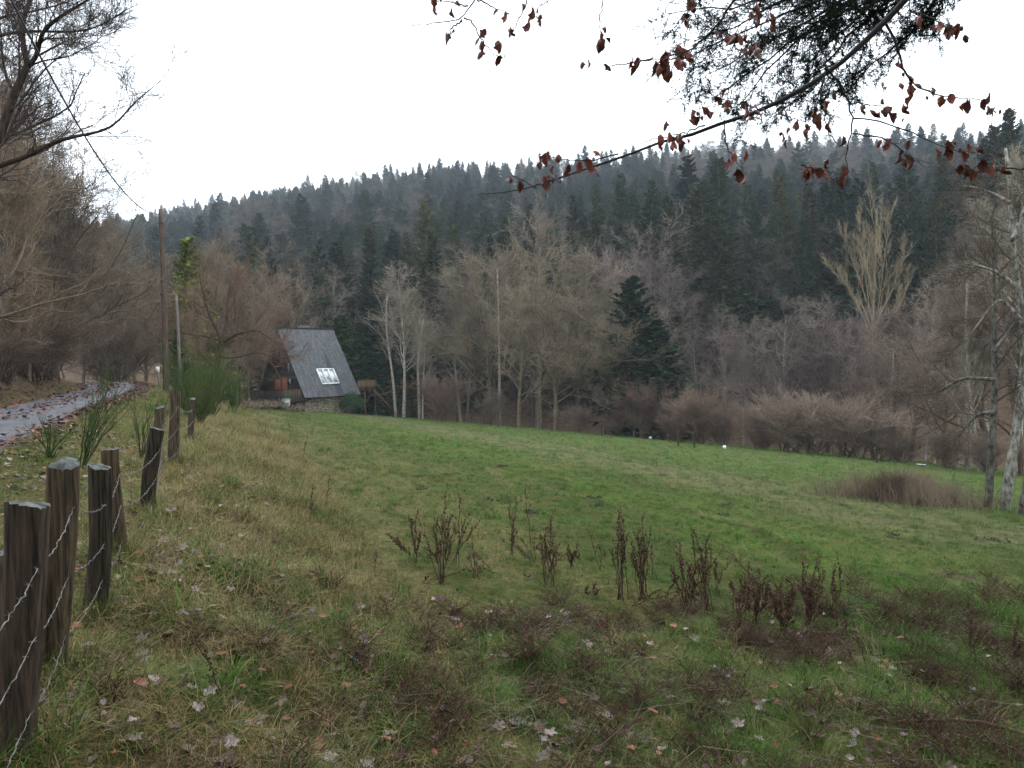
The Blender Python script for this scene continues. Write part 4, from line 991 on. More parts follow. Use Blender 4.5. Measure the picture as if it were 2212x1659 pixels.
# barbed wire strands
order = [0, 1, 2, 3, 4, 5, 6, 8]
for si, (fr_, nm) in enumerate(((.80, 'upper'), (.55, 'middle'), (.30, 'lower'))):
    pts = [np.array([-1.05, .9, .33 + .75 * fr_])]
    for k in order:
        top, b_, r = PT[k]; c_ = b_ + (top - b_) * (fr_ + .03 * math.sin(k * 2.3 + si)); pts.append(c_ + np.array([r * 1.0, -r * .45, 0]))
    full = []
    for a, b_ in zip(pts[:-1], pts[1:]):
        n_s = max(int(np.linalg.norm(b_ - a) / .03), 6); t = np.linspace(0, 1, n_s, endpoint=False)[:, None]
        full.append(a + (b_ - a) * t - np.array([0, 0, .16]) * (t * (1 - t)) * min(np.linalg.norm(b_ - a), 1.6))
    full = np.concatenate(full); full += rng.normal(size=full.shape) * .0025
    n_s = len(full); ph = np.arange(n_s) * 1.3
    o1 = np.stack([np.zeros(n_s), np.cos(ph), np.sin(ph)], -1) * .0017
    wr = empty('barbed_wire', tuple(pts[1]), nm + ' strand of rusty grey barbed wire running along the near posts', 'wire')
    g = G(); g.tubes(full + o1 - pts[1], np.full(n_s, .0013), 4); g.tubes(full - o1 - pts[1], np.full(n_s, .0013), 4); obj('strand', g.mesh('strand', M['wire']), wr)
    g = G()
    for k in range(2, n_s - 2, 4):
        c_ = full[k] - pts[1]
        for q_ in range(2):
            d_ = nrm(rng.normal(size=3)) * .016; g.tubes([c_ - d_, c_, c_ + d_], [.0005, .0013, .0005], 3)
    tag(obj('barbs', g.mesh('barbs', M['wire']), wr), kind='stuff')
# posts along the far meadow edge
for i, (u, v, h_) in enumerate([(818, 893, 1.15), (880, 893, .7), (863, 897, .9), (935, 903, .9), (987, 912, 1.0), (1020, 915, .9), (1048, 917, .8), (1075, 922, 1.1), (1115, 925, .9), (1172, 930, .8), (1300, 943, 1.0), (1242, 938, .8), (1465, 964, .9), (1500, 968, .9), (1895, 1000, .8), (1951, 1003, .7)]):
    p = gp(u, v, 90); tl = rng.normal(size=2) * .05
    post(p - [0, 0, .1], p + [tl[0], tl[1], h_], .06, 'weathered grey fence post along the far meadow edge', 'fence posts along the far meadow edge', 70 + i)

# small pale things at the meadow edge
def canister(name, u, v, lab, s_, cat, rz):
    p = gp(u, v, 90); e = empty(name, p, lab, cat, None, rz, s_)
    g = G(); g.box((0, 0, .19), (.19, .12, .19)); g.box((0, 0, .39), (.17, .10, .02)); obj('body', g.mesh(name, M['white_paint']), e)
    g = G(); g.tubes([[-.1, 0, .40], [-.1, 0, .46], [.05, 0, .46], [.05, 0, .40]], [.018] * 4, 6, True); g.tubes([[.13, 0, .40], [.13, 0, .45]], [.03, .03], 8, True); obj('handle', g.mesh('handle', M['white_paint']), e)
p_ = gp(1403, 948, 90)
canister('canister', 1405, 949, 'white canister tilted beside a leaning rail at the meadow edge', .5, 'canister', .4)
canister('canister', 1565, 970, 'white canister standing on the grass before the reddish shrub', .5, 'canister', -.3)
e = empty('leaning_rail', p_, 'pale broken rail leaning at the meadow edge beside the white canister', 'rail'); e.scale = (.62, .62, .62)
g = G(); g.tubes([[-1.9, .2, 1.0], [-.9, .1, .55], [.0, 0, .1]], [.05, .06, .05], 6, True); obj('pole', g.mesh('rail', M['grey_wood']), e, color=(1.3, 1.3, 1.3))
g = G(); g.beam((-1.9, .2, -.1), (-1.95, .2, 1.05), .12); obj('stump', g.mesh('stump', M['grey_wood']), e, color=(1.2, 1.1, 1))
p = gp(1990, 1008, 80); e = empty('feed_trough', p, 'low dark feed trough with a white lid by the far meadow edge', 'trough', None, -.5); e.scale = (.42, .42, .42)
g = G(); g.box((0, 0, .14), (.48, .22, .12)); g.box((-.4, 0, .02), (.05, .2, .06)); g.box((.4, 0, .02), (.05, .2, .06)); obj('body', g.mesh('trough', M['metal_dark']), e)
g = G(); g.box((0, 0, .285), (.5, .24, .025), np.array(Matrix.Rotation(.06, 3, 'Y'))); obj('lid', g.mesh('lid', M['white_paint']), e)

# ------------------------------------------------------------------ broom, stalks, reeds, molehills
def whisk(name, loc, h, r, n, mat, lab, cat, group=None, col=(1, 1, 1), rad=.004, lean=(0, 0), sub=4):
    e = empty(name, loc, lab, cat, group)
    T = []
    for _ in range(n):
        a = rng.uniform(0, 6.28); q = rng.random() ** .6
        tip = np.array([math.cos(a) * r * q + lean[0], math.sin(a) * r * q + lean[1], h * rng.uniform(.45, 1.1) * (1 - .2 * q)])
        b = np.array([rng.normal() * .05 * r, rng.normal() * .05 * r, -.03])
        T.append(poly([b, b + (tip - b) * [.35, .35, .5], tip], 7, .01 * h))
    T = np.array(T); Rr = np.stack([np.linspace(rad * 2.2, rad, 7)] * n)
    g = G(); g.tubes(T, Rr, 4); obj('stems', g.mesh(name + '_stems', M[mat]), e, color=tuple(np.array(col) * .7))
    l1 = grow(T, Rr, sub, .38, (.2, .6), 4, .1, .08, .3, .6, lmin=.08, rmin=rad * .7); l2 = grow(*l1, sub, .55, (.15, .5), 3, .1, .08, .15, .7, lmin=.05, rmin=rad * .55)
    g = G(); g.tubes(*l1, 3); g.tubes(*l2, 3); tag(obj('shoots', g.mesh(name + '_shoots', M[mat]), e, color=col), kind='stuff')
    return e
for i, (u, v, Y, h_, r_) in enumerate([(408, 885, 21, 1.5, .9), (440, 880, 24, 2.2, 1.1), (455, 870, 21.5, 1.6, .8), (500, 868, 28, 1.9, .8), (400, 850, 25, 2.2, 1.0), (425, 860, 18, 1.1, .7)]):
    p = onY(u, Y); col = (.95, .95, .6) if i in (1, 3) else (.8, .66, .5)
    whisk('broom_bush', p, h_ * .95, r_ * .95, 44, 'broom', 'bright green broom bush on the fence line' if i in (1, 3) else 'dull brown-green broom bush on the fence line', 'shrub', 'green broom bushes' if i in (1, 3) else 'brown-green broom bushes', col, .0045)
p = gp(178, 1010); tl = at(255, 800, p[1]) - p
whisk('broom_plant', p, 1.15, .33, 16, 'broom', 'single tall green broom plant leaning across the verge beside the track', 'plant', None, (.62, .72, .5), .003, (tl[0] * .75, 0), 6)
p = gp(205, 1000); whisk('broom_plant', p + [.3, .7, 0], .8, .35, 12, 'broom', 'thin dark broom sprig behind the leaning broom plant', 'plant', None, (.4, .42, .35), .0025, (.1, 0), 6)
p = gp(110, 985); whisk('broom_plant', p, .55, .5, 26, 'broom', 'low greyish broom tuft at the edge of the track', 'plant', None, (.7, .8, .6), .0025)

def dock(u, v, vt, n, lab, group, du=0, spread=.10, seedy=1.0, col=(1, 1, 1), lean=0.0):
    p = gp(u, v); h = (at(u, vt, p[1])[2] - p[2])
    e = empty('dry_stalk_plant', p, lab, 'plant', group)
    dxw = du * K / FPX * p[1]
    T, Rr = [], []
    for k in range(n):
        a = rng.uniform(0, 6.28); s_ = spread * rng.uniform(.3, 1.2); hh_ = h * (1 if k == 0 else rng.uniform(.5, .97))
        tip = np.array([math.cos(a) * s_ + dxw * rng.uniform(.3, 1.5), math.sin(a) * s_, hh_ * rng.uniform(.8, 1)]); b = np.array([rng.normal() * .03, rng.normal() * .03, -.03])
        T.append(poly([b, b + (tip - b) * [.4, .4, .5], tip], 9, .006)); Rr.append(np.linspace(.0042, .0018, 9))
    T = np.array(T); Rr = np.array(Rr)
    g = G(); g.tubes(T, Rr, 4); obj('stems', g.mesh('dock_stems', M['dock']), e, color=col)
    l1 = grow(T, Rr, 6, .22, (.25, .6), 4, .12, .06, .42, .6, lmin=.04, rmin=.0013)
    g = G(); g.tubes(*l1, 3); obj('side_shoots', g.mesh('dock_shoots', M['dock']), e, color=col)
    # seed whorls
    g = G(); allp = np.concatenate([T[:, 4:].reshape(-1, 3), l1[0].reshape(-1, 3), (.5 * (T[:, 4:-1] + T[:, 5:])).reshape(-1, 3), (.5 * (l1[0][:, 1:] + l1[0][:, :-1])).reshape(-1, 3)])
    m_ = int(len(allp) * 2.2 * seedy); c_ = allp[rng.integers(0, len(allp), m_)] + rng.normal(size=(m_, 3)) * .005
    d1 = nrm(rng.normal(size=(m_, 3))); d2 = nrm(np.cross(d1, rng.normal(size=(m_, 3)))); sz_ = rng.uniform(.004, .011, (m_, 1))
    V = np.stack([c_ + d1 * sz_, c_ + d2 * sz_ * .7, c_ - d1 * sz_, c_ - d2 * sz_ * .7], 1).reshape(-1, 3); g.add(V, np.arange(4 * m_).reshape(-1, 4))
    tag(obj('seed_heads', g.mesh('dock_seeds', M['dock']), e, color=tuple(np.array(col) * 1.25)), kind='stuff')
DG = 'dry dock stalks at the foot of the meadow'
DL = 'clump of dry red-brown dock stalks with seed heads in the rough grass'
for a in [(955, 1262, 1062, 5, 0, .12), (985, 1225, 1035, 3, 42, .05), (905, 1225, 1095, 4, -25, .14), (1100, 1205, 1080, 3, 5, .08), (1185, 1265, 1118, 5, 0, .05), (1340, 1292, 1098, 6, -3, .07), (1388, 1292, 1112, 5, 4, .07),
          (1480, 1312, 1155, 4, -10, .08), (1528, 1322, 1138, 5, 4, .10), (1632, 1352, 1222, 6, 0, .08), (1692, 1372, 1245, 8, 0, .10), (1745, 1366, 1195, 8, 20, .10), (1810, 1332, 1190, 3, -5, .03), (1240, 1232, 1172, 3, 0, .06)]:
    dock(a[0], a[1], a[2], int(a[3] * 1.6), DL, DG, a[4], a[5] * 1.3)
for k in range(46):
    t_ = rng.random(); u = 840 + 1330 * t_ + rng.normal() * 40; v = 1195 + 215 * t_ + rng.normal() * 28; hgt = rng.choice([22, 35, 50, 75, 95, 120]) * rng.uniform(.8, 1.2)
    dock(u, v, v - hgt, int(rng.integers(1, 5)), 'small dry weed stem in the tangled band at the meadow foot', 'small dry weeds in the tangled band', rng.normal() * 30, rng.uniform(.03, .16), rng.uniform(.2, .9), tuple(np.array([1, 1, 1]) * rng.uniform(.7, 1.5)))
TG = 'single thin dry stalks on the bank'
for a in [(1145, 1205, 1020, 1, 0), (655, 990, 928, 2, 12), (632, 962, 880, 1, -8), (700, 1112, 1028, 1, 18), (673, 1112, 1055, 2, 2), (602, 900, 850, 1, 0), (2115, 1442, 1325, 2, -10), (1410, 1240, 1170, 1, 3), (560, 905, 830, 1, 0), (225, 2000, 1800, 1, 30) if False else (470, 1560, 1360, 1, -20)]:
    dock(*a[:4], 'single thin dry weed stalk standing in the grass', TG, a[4], .04, .5, (.8, .9, .8))

p0 = gp(1980, 1090); ex_, ey_ = 1.55, .8
p0 = p0 + [-.1, .3, 0]
n = 2800
ang = rng.uniform(0, 6.28, n); q = np.abs(rng.normal(size=n)) * .55; X = p0[0] + np.cos(ang) * q * ex_ * (p0[1] / 13); Y = p0[1] + np.sin(ang) * q * ey_ * (p0[1] / 13)
Z = H(X, Y); hh_ = rng.uniform(.2, .7, n) * np.clip(1.1 - .35 * q, .3, 1) * (1 + .3 * (rng.random(n) < .08)); lean = rng.normal(size=(n, 2)) * .32
t = np.linspace(0, 1, 4)
P = np.stack([X[:, None] + lean[:, :1] * hh_[:, None] * t ** 2, Y[:, None] + lean[:, 1:] * hh_[:, None] * t ** 2, Z[:, None] - .03 + hh_[:, None] * t], -1)
g = G(); g.tubes(P, np.stack([np.linspace(.006, .002, 4)] * n), 3)
l1 = grow(P[::2], np.full((len(P[::2]), 4), .003), 4, .4, (.3, .9), 2, .05, .1, .05, .6, rmin=.002); g.tubes(*l1, 3)
tag(obj('reed_bed', g.mesh('reed_bed', M['reed'])), 'patch of dry brown reeds in the meadow', 'plant', None, 'stuff')

def molehill(u, v, r, lab=None):
    p = gp(u, v, 100); n = 14; rows = 5; V = []
    for i in range(rows):
        f = i / (rows - 1); rr_ = r * (1 - f) ** .6 * (1 + .25 * rng.random(n)); th = np.linspace(0, 6.283, n, endpoint=False)
        V.append(np.stack([np.cos(th) * rr_ * 1.2, np.sin(th) * rr_, r * .42 * f - .02 + rng.normal(size=n) * r * .06 * (i > 0)], -1))
    idx = np.arange(rows * n).reshape(rows, n); a, b_ = idx[:-1], idx[1:]
    g = G(); g.add(np.array(V), np.stack([a, np.roll(a, -1, 1), np.roll(b_, -1, 1), b_], -1).reshape(-1, 4))
    for _ in range(14):
        a = rng.uniform(0, 6.28); d_ = r * rng.uniform(.7, 1.9); s_ = r * rng.uniform(.06, .16)
        g.box((math.cos(a) * d_ * 1.2, math.sin(a) * d_, s_ * .4), (s_, s_, s_ * .7), np.array(Matrix.Rotation(rng.uniform(0, 3), 3, 'Z')))
    tag(obj('molehill', g.mesh('molehill', M['soil']), None, p), lab or 'small dark molehill of fresh soil in the meadow grass', 'molehill', None if lab else 'molehills in the meadow')
for u, v in [(658, 921), (903, 1028), (908, 1056), (930, 960), (998, 977), (1040, 996), (1048, 1082), (975, 1024), (1083, 1006), (1208, 1051), (1246, 1062), (1298, 1091), (1146, 1107), (1311, 1136), (1428, 1027), (1563, 1090),
             (1546, 1012), (1606, 1103), (1556, 1112), (1929, 1153), (2146, 1167), (1520, 1018), (1275, 1075), (940, 1040), (1030, 1000)]:
    molehill(u, v, rng.uniform(.06, .12))

# ------------------------------------------------------------------ grass
def tuft(n, L, spread, bend, wd, mat, flat=0.0, segs=3):
    g = G()
    a = rng.uniform(0, 6.283, n); q = np.sqrt(rng.random(n)) * spread
    b = np.stack([np.cos(a) * q, np.sin(a) * q, np.full(n, -.012)], -1)
    az = a + rng.normal(size=n) * .8; ll = L * rng.uniform(.45, 1.15, n); bd = bend * rng.uniform(.4, 1.4, n)
    d = np.stack([np.cos(az), np.sin(az), np.zeros(n)], -1); sd = np.stack([-np.sin(az), np.cos(az), np.zeros(n)], -1)
    V = []
    for i in range(segs + 1):
        f = i / segs; th = bd * f
        c_ = b + d * (ll * f * np.sin(th + flat))[:, None] + np.array([0, 0, 1.]) * (ll * f * np.cos(th * .9 + flat))[:, None]
        w_ = wd * (1 - f * .85) * rng.uniform(.7, 1.2, n)
        V += [c_ - sd * w_[:, None], c_ + sd * w_[:, None]]
    V = np.stack(V, 1); k = 2 * (segs + 1)
    q_ = np.concatenate([np.stack([np.arange(n) * k + 2 * i, np.arange(n) * k + 2 * i + 1, np.arange(n) * k + 2 * i + 3, np.arange(n) * k + 2 * i + 2], -1) for i in range(segs)])
    g.add(V.reshape(-1, 3), q_); return g.mesh('tuft', M[mat])
TU = [tuft(26, .085, .06, 1.1, .0016, 'blade'), tuft(22, .10, .05, .9, .0017, 'blade'), tuft(20, .11, .06, 1.4, .0016, 'blade_dry'), tuft(30, .14, .05, 1.0, .0019, 'blade_lush'),
      tuft(16, .17, .08, 1.6, .0015, 'blade_dry', .35), tuft(40, .05, .08, 1.2, .0014, 'blade')]
PRT = [proto('tuft_source', m_) for m_ in TU]
def nz(x, y, s, seed=0):
    r_ = np.random.default_rng(seed); v = 0
    for k in range(5):
        a, b, c = r_.uniform(-1, 1, 3); v = v + np.sin(s * (1 + k * .6) * (a * x + b * y) * 2 + c * 9 + 2 * np.sin(s * (b * x - a * y) * 1.3 + k))
    return v / 5
def area(y0, y1, dens, marg=.22):
    n = int((y1 ** 2 - y0 ** 2) * (.72 + marg) * dens)
    Y = np.sqrt(rng.uniform(y0 ** 2, y1 ** 2, n)); X = Y * rng.uniform(-.72 - marg, .72 + marg, n)
    e = fence_x(Y) - X; k = ((e < VERGE - .1) | (e > VERGE + ROADW + .3)) & (e < VERGE + ROADW + 3.5)
    k &= S_of(X, Y) < 1.5
    return X[k], Y[k]
pts, scs, vs, rts = [], [], [], []
for y0, y1, dens, sc in ((1.3, 4.5, 760, .72), (4.5, 8, 400, .85), (8, 16, 150, 1.15), (16, 30, 42, 1.7), (30, 75, 12, 2.1)):
    X, Y = area(y0, y1, dens)
    c = .935 * X + .354 * Y
    bank = np.exp(-((X - fence_x(Y) - .3 - .5 * nz(X, Y, .8, 17)) / (1.3 + .05 * Y)) ** 2)                      # drier, tangled grass on the bank
    rough = sm((6.5 - Y + .55 * X * (X > 0)) / 2.5)                              # unmown strip in the foreground
    pdry = .06 + .72 * bank * (nz(X, Y, 1.5, 3) > -.5) + .16 * rough * (nz(X, Y, 1.4, 9) > .0)
    plush = .10 + .14 * bank * (nz(X, Y, 1.3, 14) > .1) + .34 * rough * (nz(X, Y, 1.1, 5) > .0) + .1 * (nz(X, Y, .4, 8) > .3)
    r_ = rng.random(len(X)); v_ = np.where(r_ < pdry, np.where(rng.random(len(X)) < .55, 2, 4), np.where(r_ < pdry + plush, 3, rng.choice([0, 1, 5], len(X))))
    mown = np.where((rough + bank) > .5, 1.0, .62)
    thin = (nz(X, Y, 1.6, 11) > .45) & (rng.random(len(X)) < .75) & (Y < 9)
    k = ~thin
    X, Y, v_, mown = X[k], Y[k], v_[k], mown[k]
    s_ = sc * np.clip(np.exp(rng.normal(size=len(X)) * .35 - .05), .45, 2.1) * mown
    pts.append(np.c_[X, Y, H(X, Y) + lump(X, Y)]); scs.append(np.c_[s_, s_, s_ * rng.uniform(.7, 1.15, len(X))]); vs.append(v_)
    rts.append(np.c_[rng.normal(size=(len(X), 2)) * .16, rng.uniform(0, 6.283, len(X))])
n_b = 13000; Y = np.sqrt(rng.uniform(1.5 ** 2, 22 ** 2, n_b)); X = fence_x(Y) + rng.uniform(-.2, 2.2, n_b); q_ = rng.uniform(.8, 1.7, n_b)       # tangled grass hanging down the bank
pts.append(np.c_[X, Y, H(X, Y) + lump(X, Y)]); scs.append(np.c_[q_, q_, q_ * .8]); vs.append(rng.choice([0, 2, 2, 2, 4, 4, 4, 4, 4, 3], n_b)); rts.append(np.c_[rng.normal(size=n_b) * .25, .55 + rng.normal(size=n_b) * .25, rng.normal(size=n_b) * .7])
for top, b_, r in PT:
    a = rng.uniform(0, 6.28, 40); d_ = r + rng.random(40) * .14; X = b_[0] + np.cos(a) * d_; Y = b_[1] + np.sin(a) * d_
    pts.append(np.c_[X, Y, H(X, Y) + lump(X, Y)]); q_ = rng.uniform(1.0, 1.9, 40); scs.append(np.c_[q_, q_, q_ * 1.2]); vs.append(rng.choice([2, 3, 4, 1], 40)); rts.append(np.c_[rng.normal(size=(40, 2)) * .15, a])
scatter('grass', np.concatenate(pts), np.concatenate(scs), np.concatenate(vs), PRT, np.concatenate(rts), label='meadow and verge grass')

# individual tussocks
def tussock(u, v, h, r, n, mat, lab, wd=.002, bend=1.3, group=None):
    p = gp(u, v); e = empty('grass_tussock', p, lab, 'grass tussock', group)
    obj('blades', tuft(n, h, r, bend, wd, mat, .05, 4), e)
    g = G(); th = np.linspace(0, 6.283, 10, endpoint=False)
    V = np.concatenate([np.stack([np.cos(th) * r * 1.1 * (1 - f), np.sin(th) * r * 1.1 * (1 - f), np.full(10, h * .35 * math.sin(f * 1.5)) - .03], -1) for f in (0, .35, .7, .98)])
    idx = np.arange(40).reshape(4, 10); a, b_ = idx[:-1], idx[1:]
    g.add(V, np.stack([a, np.roll(a, -1, 1), np.roll(b_, -1, 1), b_], -1).reshape(-1, 4)); obj('root_mound', g.mesh('root_mound', M['soil']), e)
tussock(522, 1245, .17, .15, 420, 'blade_dry', 'rust-brown drooping grass tussock at the foot of the bank', .0022, 1.9)
tussock(1065, 1520, .16, .10, 260, 'blade_lush', 'bright green grass tussock among fallen leaves')
tussock(845, 1600, .17, .09, 220, 'blade_lush', 'dark green grass tussock near the big pale leaf')
tussock(480, 1500, .26, .06, 90, 'blade_lush', 'upright clump of long green blades on the bank', .0026, .8)
tussock(1020, 1240, .20, .10, 160, 'blade_dry', 'yellowish spiky grass tussock beside the dock stalks', .002, 1.0)
tussock(370, 1490, .2, .12, 260, 'blade', 'yellow-green grass tussock near the leaning post', .002, 1.2)
tussock(1900, 1480, .14, .12, 200, 'blade_lush', 'lush low tussock among dark dead stems', .002, 1.2)

# dead stems in the rough strip
g = G(); n = 14
T = np.stack([poly([[rng.normal() * .04, rng.normal() * .04, -.02], [rng.normal() * .06, rng.normal() * .06, .05], [rng.normal() * .1, rng.normal() * .1, rng.uniform(.06, .17)]], 5, .008) for _ in range(n)])
g.tubes(T, np.stack([np.linspace(.0028, .0012, 5)] * n), 3); l1 = grow(T, np.full((n, 5), .002), 3, .4, (.4, 1.2), 3, 0, .2, .3, .7, rmin=.0012); g.tubes(*l1, 3); D1 = g.mesh('dead_stems', M['dock'])
g = G(); n = 16
T = np.stack([poly([[rng.normal() * .05, rng.normal() * .05, .0], [rng.normal() * .08, rng.normal() * .08, .03], [rng.normal() * .16, rng.normal() * .16, rng.uniform(.0, .07)]], 5, .01) for _ in range(n)])
g.tubes(T, np.stack([np.linspace(.0025, .0012, 5)] * n), 3); D2 = g.mesh('dead_stems', M['reed'])
X, Y = area(1.4, 8.5, 52); rough = sm((6.9 - Y + .42 * X) / 1.8) * (.25 + .75 * sm((X + 1.2 + .1 * Y) / 1.5)) * (nz(X, Y, 1.3, 21) > -.15)
k = rng.random(len(X)) < rough; X, Y = X[k], Y[k]
scatter('dead_stems', np.c_[X, Y, H(X, Y) + lump(X, Y)], rng.uniform(.6, 1.35, len(X)), rng.integers(0, 2, len(X)), [proto('dead_stem_source', D1), proto('dead_stem_source', D2)], label='short dark dead stems in the rough grass')

# ------------------------------------------------------------------ fallen leaves
def leaf_mesh(kind, seed, mat, curl=.25):
    rg = np.random.default_rng(seed); n = 26
    th = np.linspace(0, 2 * np.pi, n, endpoint=False)
    if kind == 'maple':
        r = .42 + .22 * np.abs(np.cos(2.5 * (th - np.pi / 2))) ** 1.3 + .05 * np.cos(12 * th) + .02 * rg.normal(size=n); r *= np.where(np.abs(th - 1.5 * np.pi) < .35, .55, 1)
        x, y = r * np.cos(th), r * np.sin(th)
    else:
        x, y = .30 * np.cos(th) * (1 - .12 * np.sin(th)) * (1 + .05 * rg.normal(size=n)), .5 * np.sin(th); y = np.sign(y) * np.abs(y) ** 1.05; x = x * np.clip(1.15 - 1.1 * np.abs(y), .05, 1) * (1 + .10 * rg.normal(size=n)) * 1.15; y = y * 1.1
    z = curl * (x ** 2 * rg.uniform(.5, 2) + rg.uniform(-.4, .9) * y ** 2 + .25 * x * y) + .03 * np.sin(th * 5 + seed)
    rim = np.stack([x, y, z], -1); mid = rim * [.5, .5, .3] + [0, 0, -.015]
    g = G(); g.add(np.r_[rim, mid, [[0, 0, -.03]]], [[i, (i + 1) % n, n + (i + 1) % n, n + i] for i in range(n)], [[n + i, n + (i + 1) % n, 2 * n] for i in range(n)])
    g.tubes([[0, -.5 if kind != 'maple' else -.25, z[0] * 0], [.03, -.75, .02]], [.012, .008], 3)
    return g.mesh(kind + '_leaf', M[mat], True)
M['leaf_pale'] = m_plain('wet_pale_leaf', (.095, .062, .053), (.21, .15, .132), 5, .35, .4, tint=True, rnd=.5)
M['leaf_rust'] = m_plain('rust_leaf', (.13, .035, .013), (.26, .075, .026), 6, .5, .3, tint=True, rnd=.6)
M['leaf_dark'] = m_plain('rotting_dark_leaf', (.03, .014, .011), (.085, .04, .03), 6, .6, .25, tint=True, rnd=.6)
KINDS = [('maple', 'leaf_pale', 'pale pinkish-brown maple leaf lying in the foreground grass', 'pale fallen maple leaves'), ('beech', 'leaf_rust', 'rust-orange beech leaf lying in the grass', 'rust-orange fallen beech leaves'),
         ('maple', 'leaf_dark', 'dark rotting maple leaf lying in the grass', 'dark fallen maple leaves'), ('beech', 'leaf_pale', 'pale curled beech leaf lying in the grass', 'pale fallen beech leaves')]
LM = {k: [leaf_mesh(k_[0], 5 * i + j, k_[1], .5 if j == 2 else .3) for j in range(3)] for i, (k, k_) in enumerate(zip(range(4), KINDS))}
cl = [(430, 1250), (1000, 1345), (960, 1470), (1010, 1600), (600, 1340), (150, 1560), (250, 1620), (1350, 1390), (640, 1560), (1140, 1590), (1700, 1480), (460, 1440), (2000, 1600), (1500, 1560), (380, 1200), (780, 1640), (330, 1390)]
cnt = 0
while cnt < 270:
    if rng.random() < .5: c_ = cl[rng.integers(len(cl))]; u, v = c_[0] + rng.normal() * 75, c_[1] + rng.normal() * 26
    else: u, v = rng.uniform(90, 2200), rng.uniform(1180, 1650) if rng.random() < .7 else rng.uniform(1050, 1300)
    if v > 1655 or v < 1040 or u < 60: continue
    if (u > 560 and v < 1250) or (u > 1200 and v < 1330 and rng.random() < .9): continue
    p = gp(u, v, 30)
    k = rng.choice(4, p=[.36, .28, .22, .14]); sz_ = rng.uniform(.035, .08) if k in (0, 2) else rng.uniform(.035, .06)
    o = obj('fallen_leaf', LM[k][rng.integers(3)], None, p + [0, 0, float(lump(p[0], p[1])) + rng.uniform(.008, .04)])
    o.scale = (sz_,) * 3; o.rotation_euler = (rng.normal() * .35, rng.normal() * .35, rng.uniform(0, 6.28)); v_ = rng.uniform(.7, 1.25); o.color = (v_, v_ * rng.uniform(.9, 1.05), v_ * rng.uniform(.9, 1.15), 1)
    tag(o, KINDS[k][2], 'leaf', KINDS[k][3]); cnt += 1
big = leaf_mesh('maple', 91, 'leaf_pale', .35)
for u, v, s_, lab, rz in ((780, 1448, .125, 'large whitish blue-grey maple leaf lying face down in the grass', .4), (752, 1418, .10, 'blue-white maple leaf just behind the largest pale leaf', 2.0), (105, 1545, .06, 'lavender-grey curled leaf at the foot of the thick post', 1.0)):
    p = gp(u, v); o = obj('fallen_leaf', big, None, p + [0, 0, .06]); o.scale = (s_,) * 3; o.rotation_euler = (.35, .1, rz); o.color = (1.1, 1.45, 1.6, 1) if u > 500 else (.9, .9, 1.1, 1); tag(o, lab, 'leaf')
X, Y = area(1.4, 14, 60); k = (rng.random(len(X)) < .25 + .75 * (nz(X, Y, .9, 33) > .1) + .5 * (X < fence_x(Y) + 1.5)) & ((Y < 6.2) | (X < fence_x(Y) + 1.3)); X, Y = X[k], Y[k]
n1 = len(X)
Yr = np.sqrt(rng.uniform(6 ** 2, 40 ** 2, 5200)); ed = rng.normal(size=5200) * .22; sd_ = rng.random(5200)
Xr = fence_x(Yr) - VERGE - np.where(sd_ < .62, .05 + ed, np.where(sd_ < .8, ROADW * .5 + ed * 1.6, ROADW + ed * 3))
X2 = np.r_[X, Xr]; Y2 = np.r_[Y, Yr]; zz = H(X2, Y2) + np.r_[lump(X, Y) + rng.uniform(.02, .06, n1), np.full(len(Xr), .045)]
scatter('leaf_litter', np.c_[X2, Y2, zz], np.r_[rng.uniform(.03, .07, n1), rng.uniform(.05, .10, len(Xr))], np.r_[rng.choice([0, 1, 1, 2, 2, 2, 3], n1), rng.choice([1, 2, 2], len(Xr))], [proto('leaf_source', LM[k][1]) for k in range(4)],
        np.c_[rng.normal(size=(len(X2), 2)) * .3, rng.uniform(0, 6.28, len(X2))], label='small dead leaves strewn over grass and track edge')

# fallen branch in the near grass
p = gp(2050, 1590); fb = [at(u, v, p[1] + d_) for u, v, d_ in ((1890, 1552, .05), (1915, 1562, .03), (2000, 1556, 0), (2060, 1553, -.02), (2130, 1562, -.04), (2230, 1590, -.06))]
e = empty('fallen_branch', p, 'thin dark fallen branch lying across the near grass', 'branch')
g = G(); q = poly(fb, 16, .002) - p; g.tubes(q, np.linspace(.008, .012, 16), 6, True); obj('stem', g.mesh('fallen_stem', M['dock'], True), e, color=(1.6, 1.8, 1.6))
g = G(); g.tubes(*grow(q[None], np.full((1, 16), .006), 7, .2, (.5, 1.1), 4, 0, .15, .1, .5, rmin=.002), 4); obj('twigs', g.mesh('fallen_twigs', M['dock']), e, color=(1.6, 1.8, 1.6))

# ------------------------------------------------------------------ overhanging beech with its last leaves
bt = np.array([4.9, 3.4, Hs(4.9, 3.4) - .1])
beech = empty('beech_tree', bt, 'beech with a few red-brown leaves left on boughs hanging over the meadow', 'tree')
M['beech_bark'] = m_plain('beech_bark', (.018, .016, .018), (.045, .040, .040), 12, .7, .2, bmp=.004)
g = G(); g.tubes(poly([[0, 0, 0], [.1, .05, 2.2], [-.05, .1, 4.5], [.2, 0, 7]], 14), np.linspace(.24, .12, 14), 12, True); obj('trunk', g.mesh('beech_trunk', M['beech_bark'], True), beech)
f2 = lambda pts: [((2500 + x * .4219) * .54, y * .4219 * .54) for x, y in pts]
f3 = lambda pts: [((3200 + x * .4219) * .54, y * .4219 * .54) for x, y in pts]
f1 = lambda pts: [((1500 + x * .463) * .54, y * .25) for x, y in pts]
tk = bt + [-.05, .08, 4.0]
def bpts(px, Y0, Y1): return [at(u, v, Y0 + (Y1 - Y0) * i / max(len(px) - 1, 1)) for i, (u, v) in enumerate(px)]
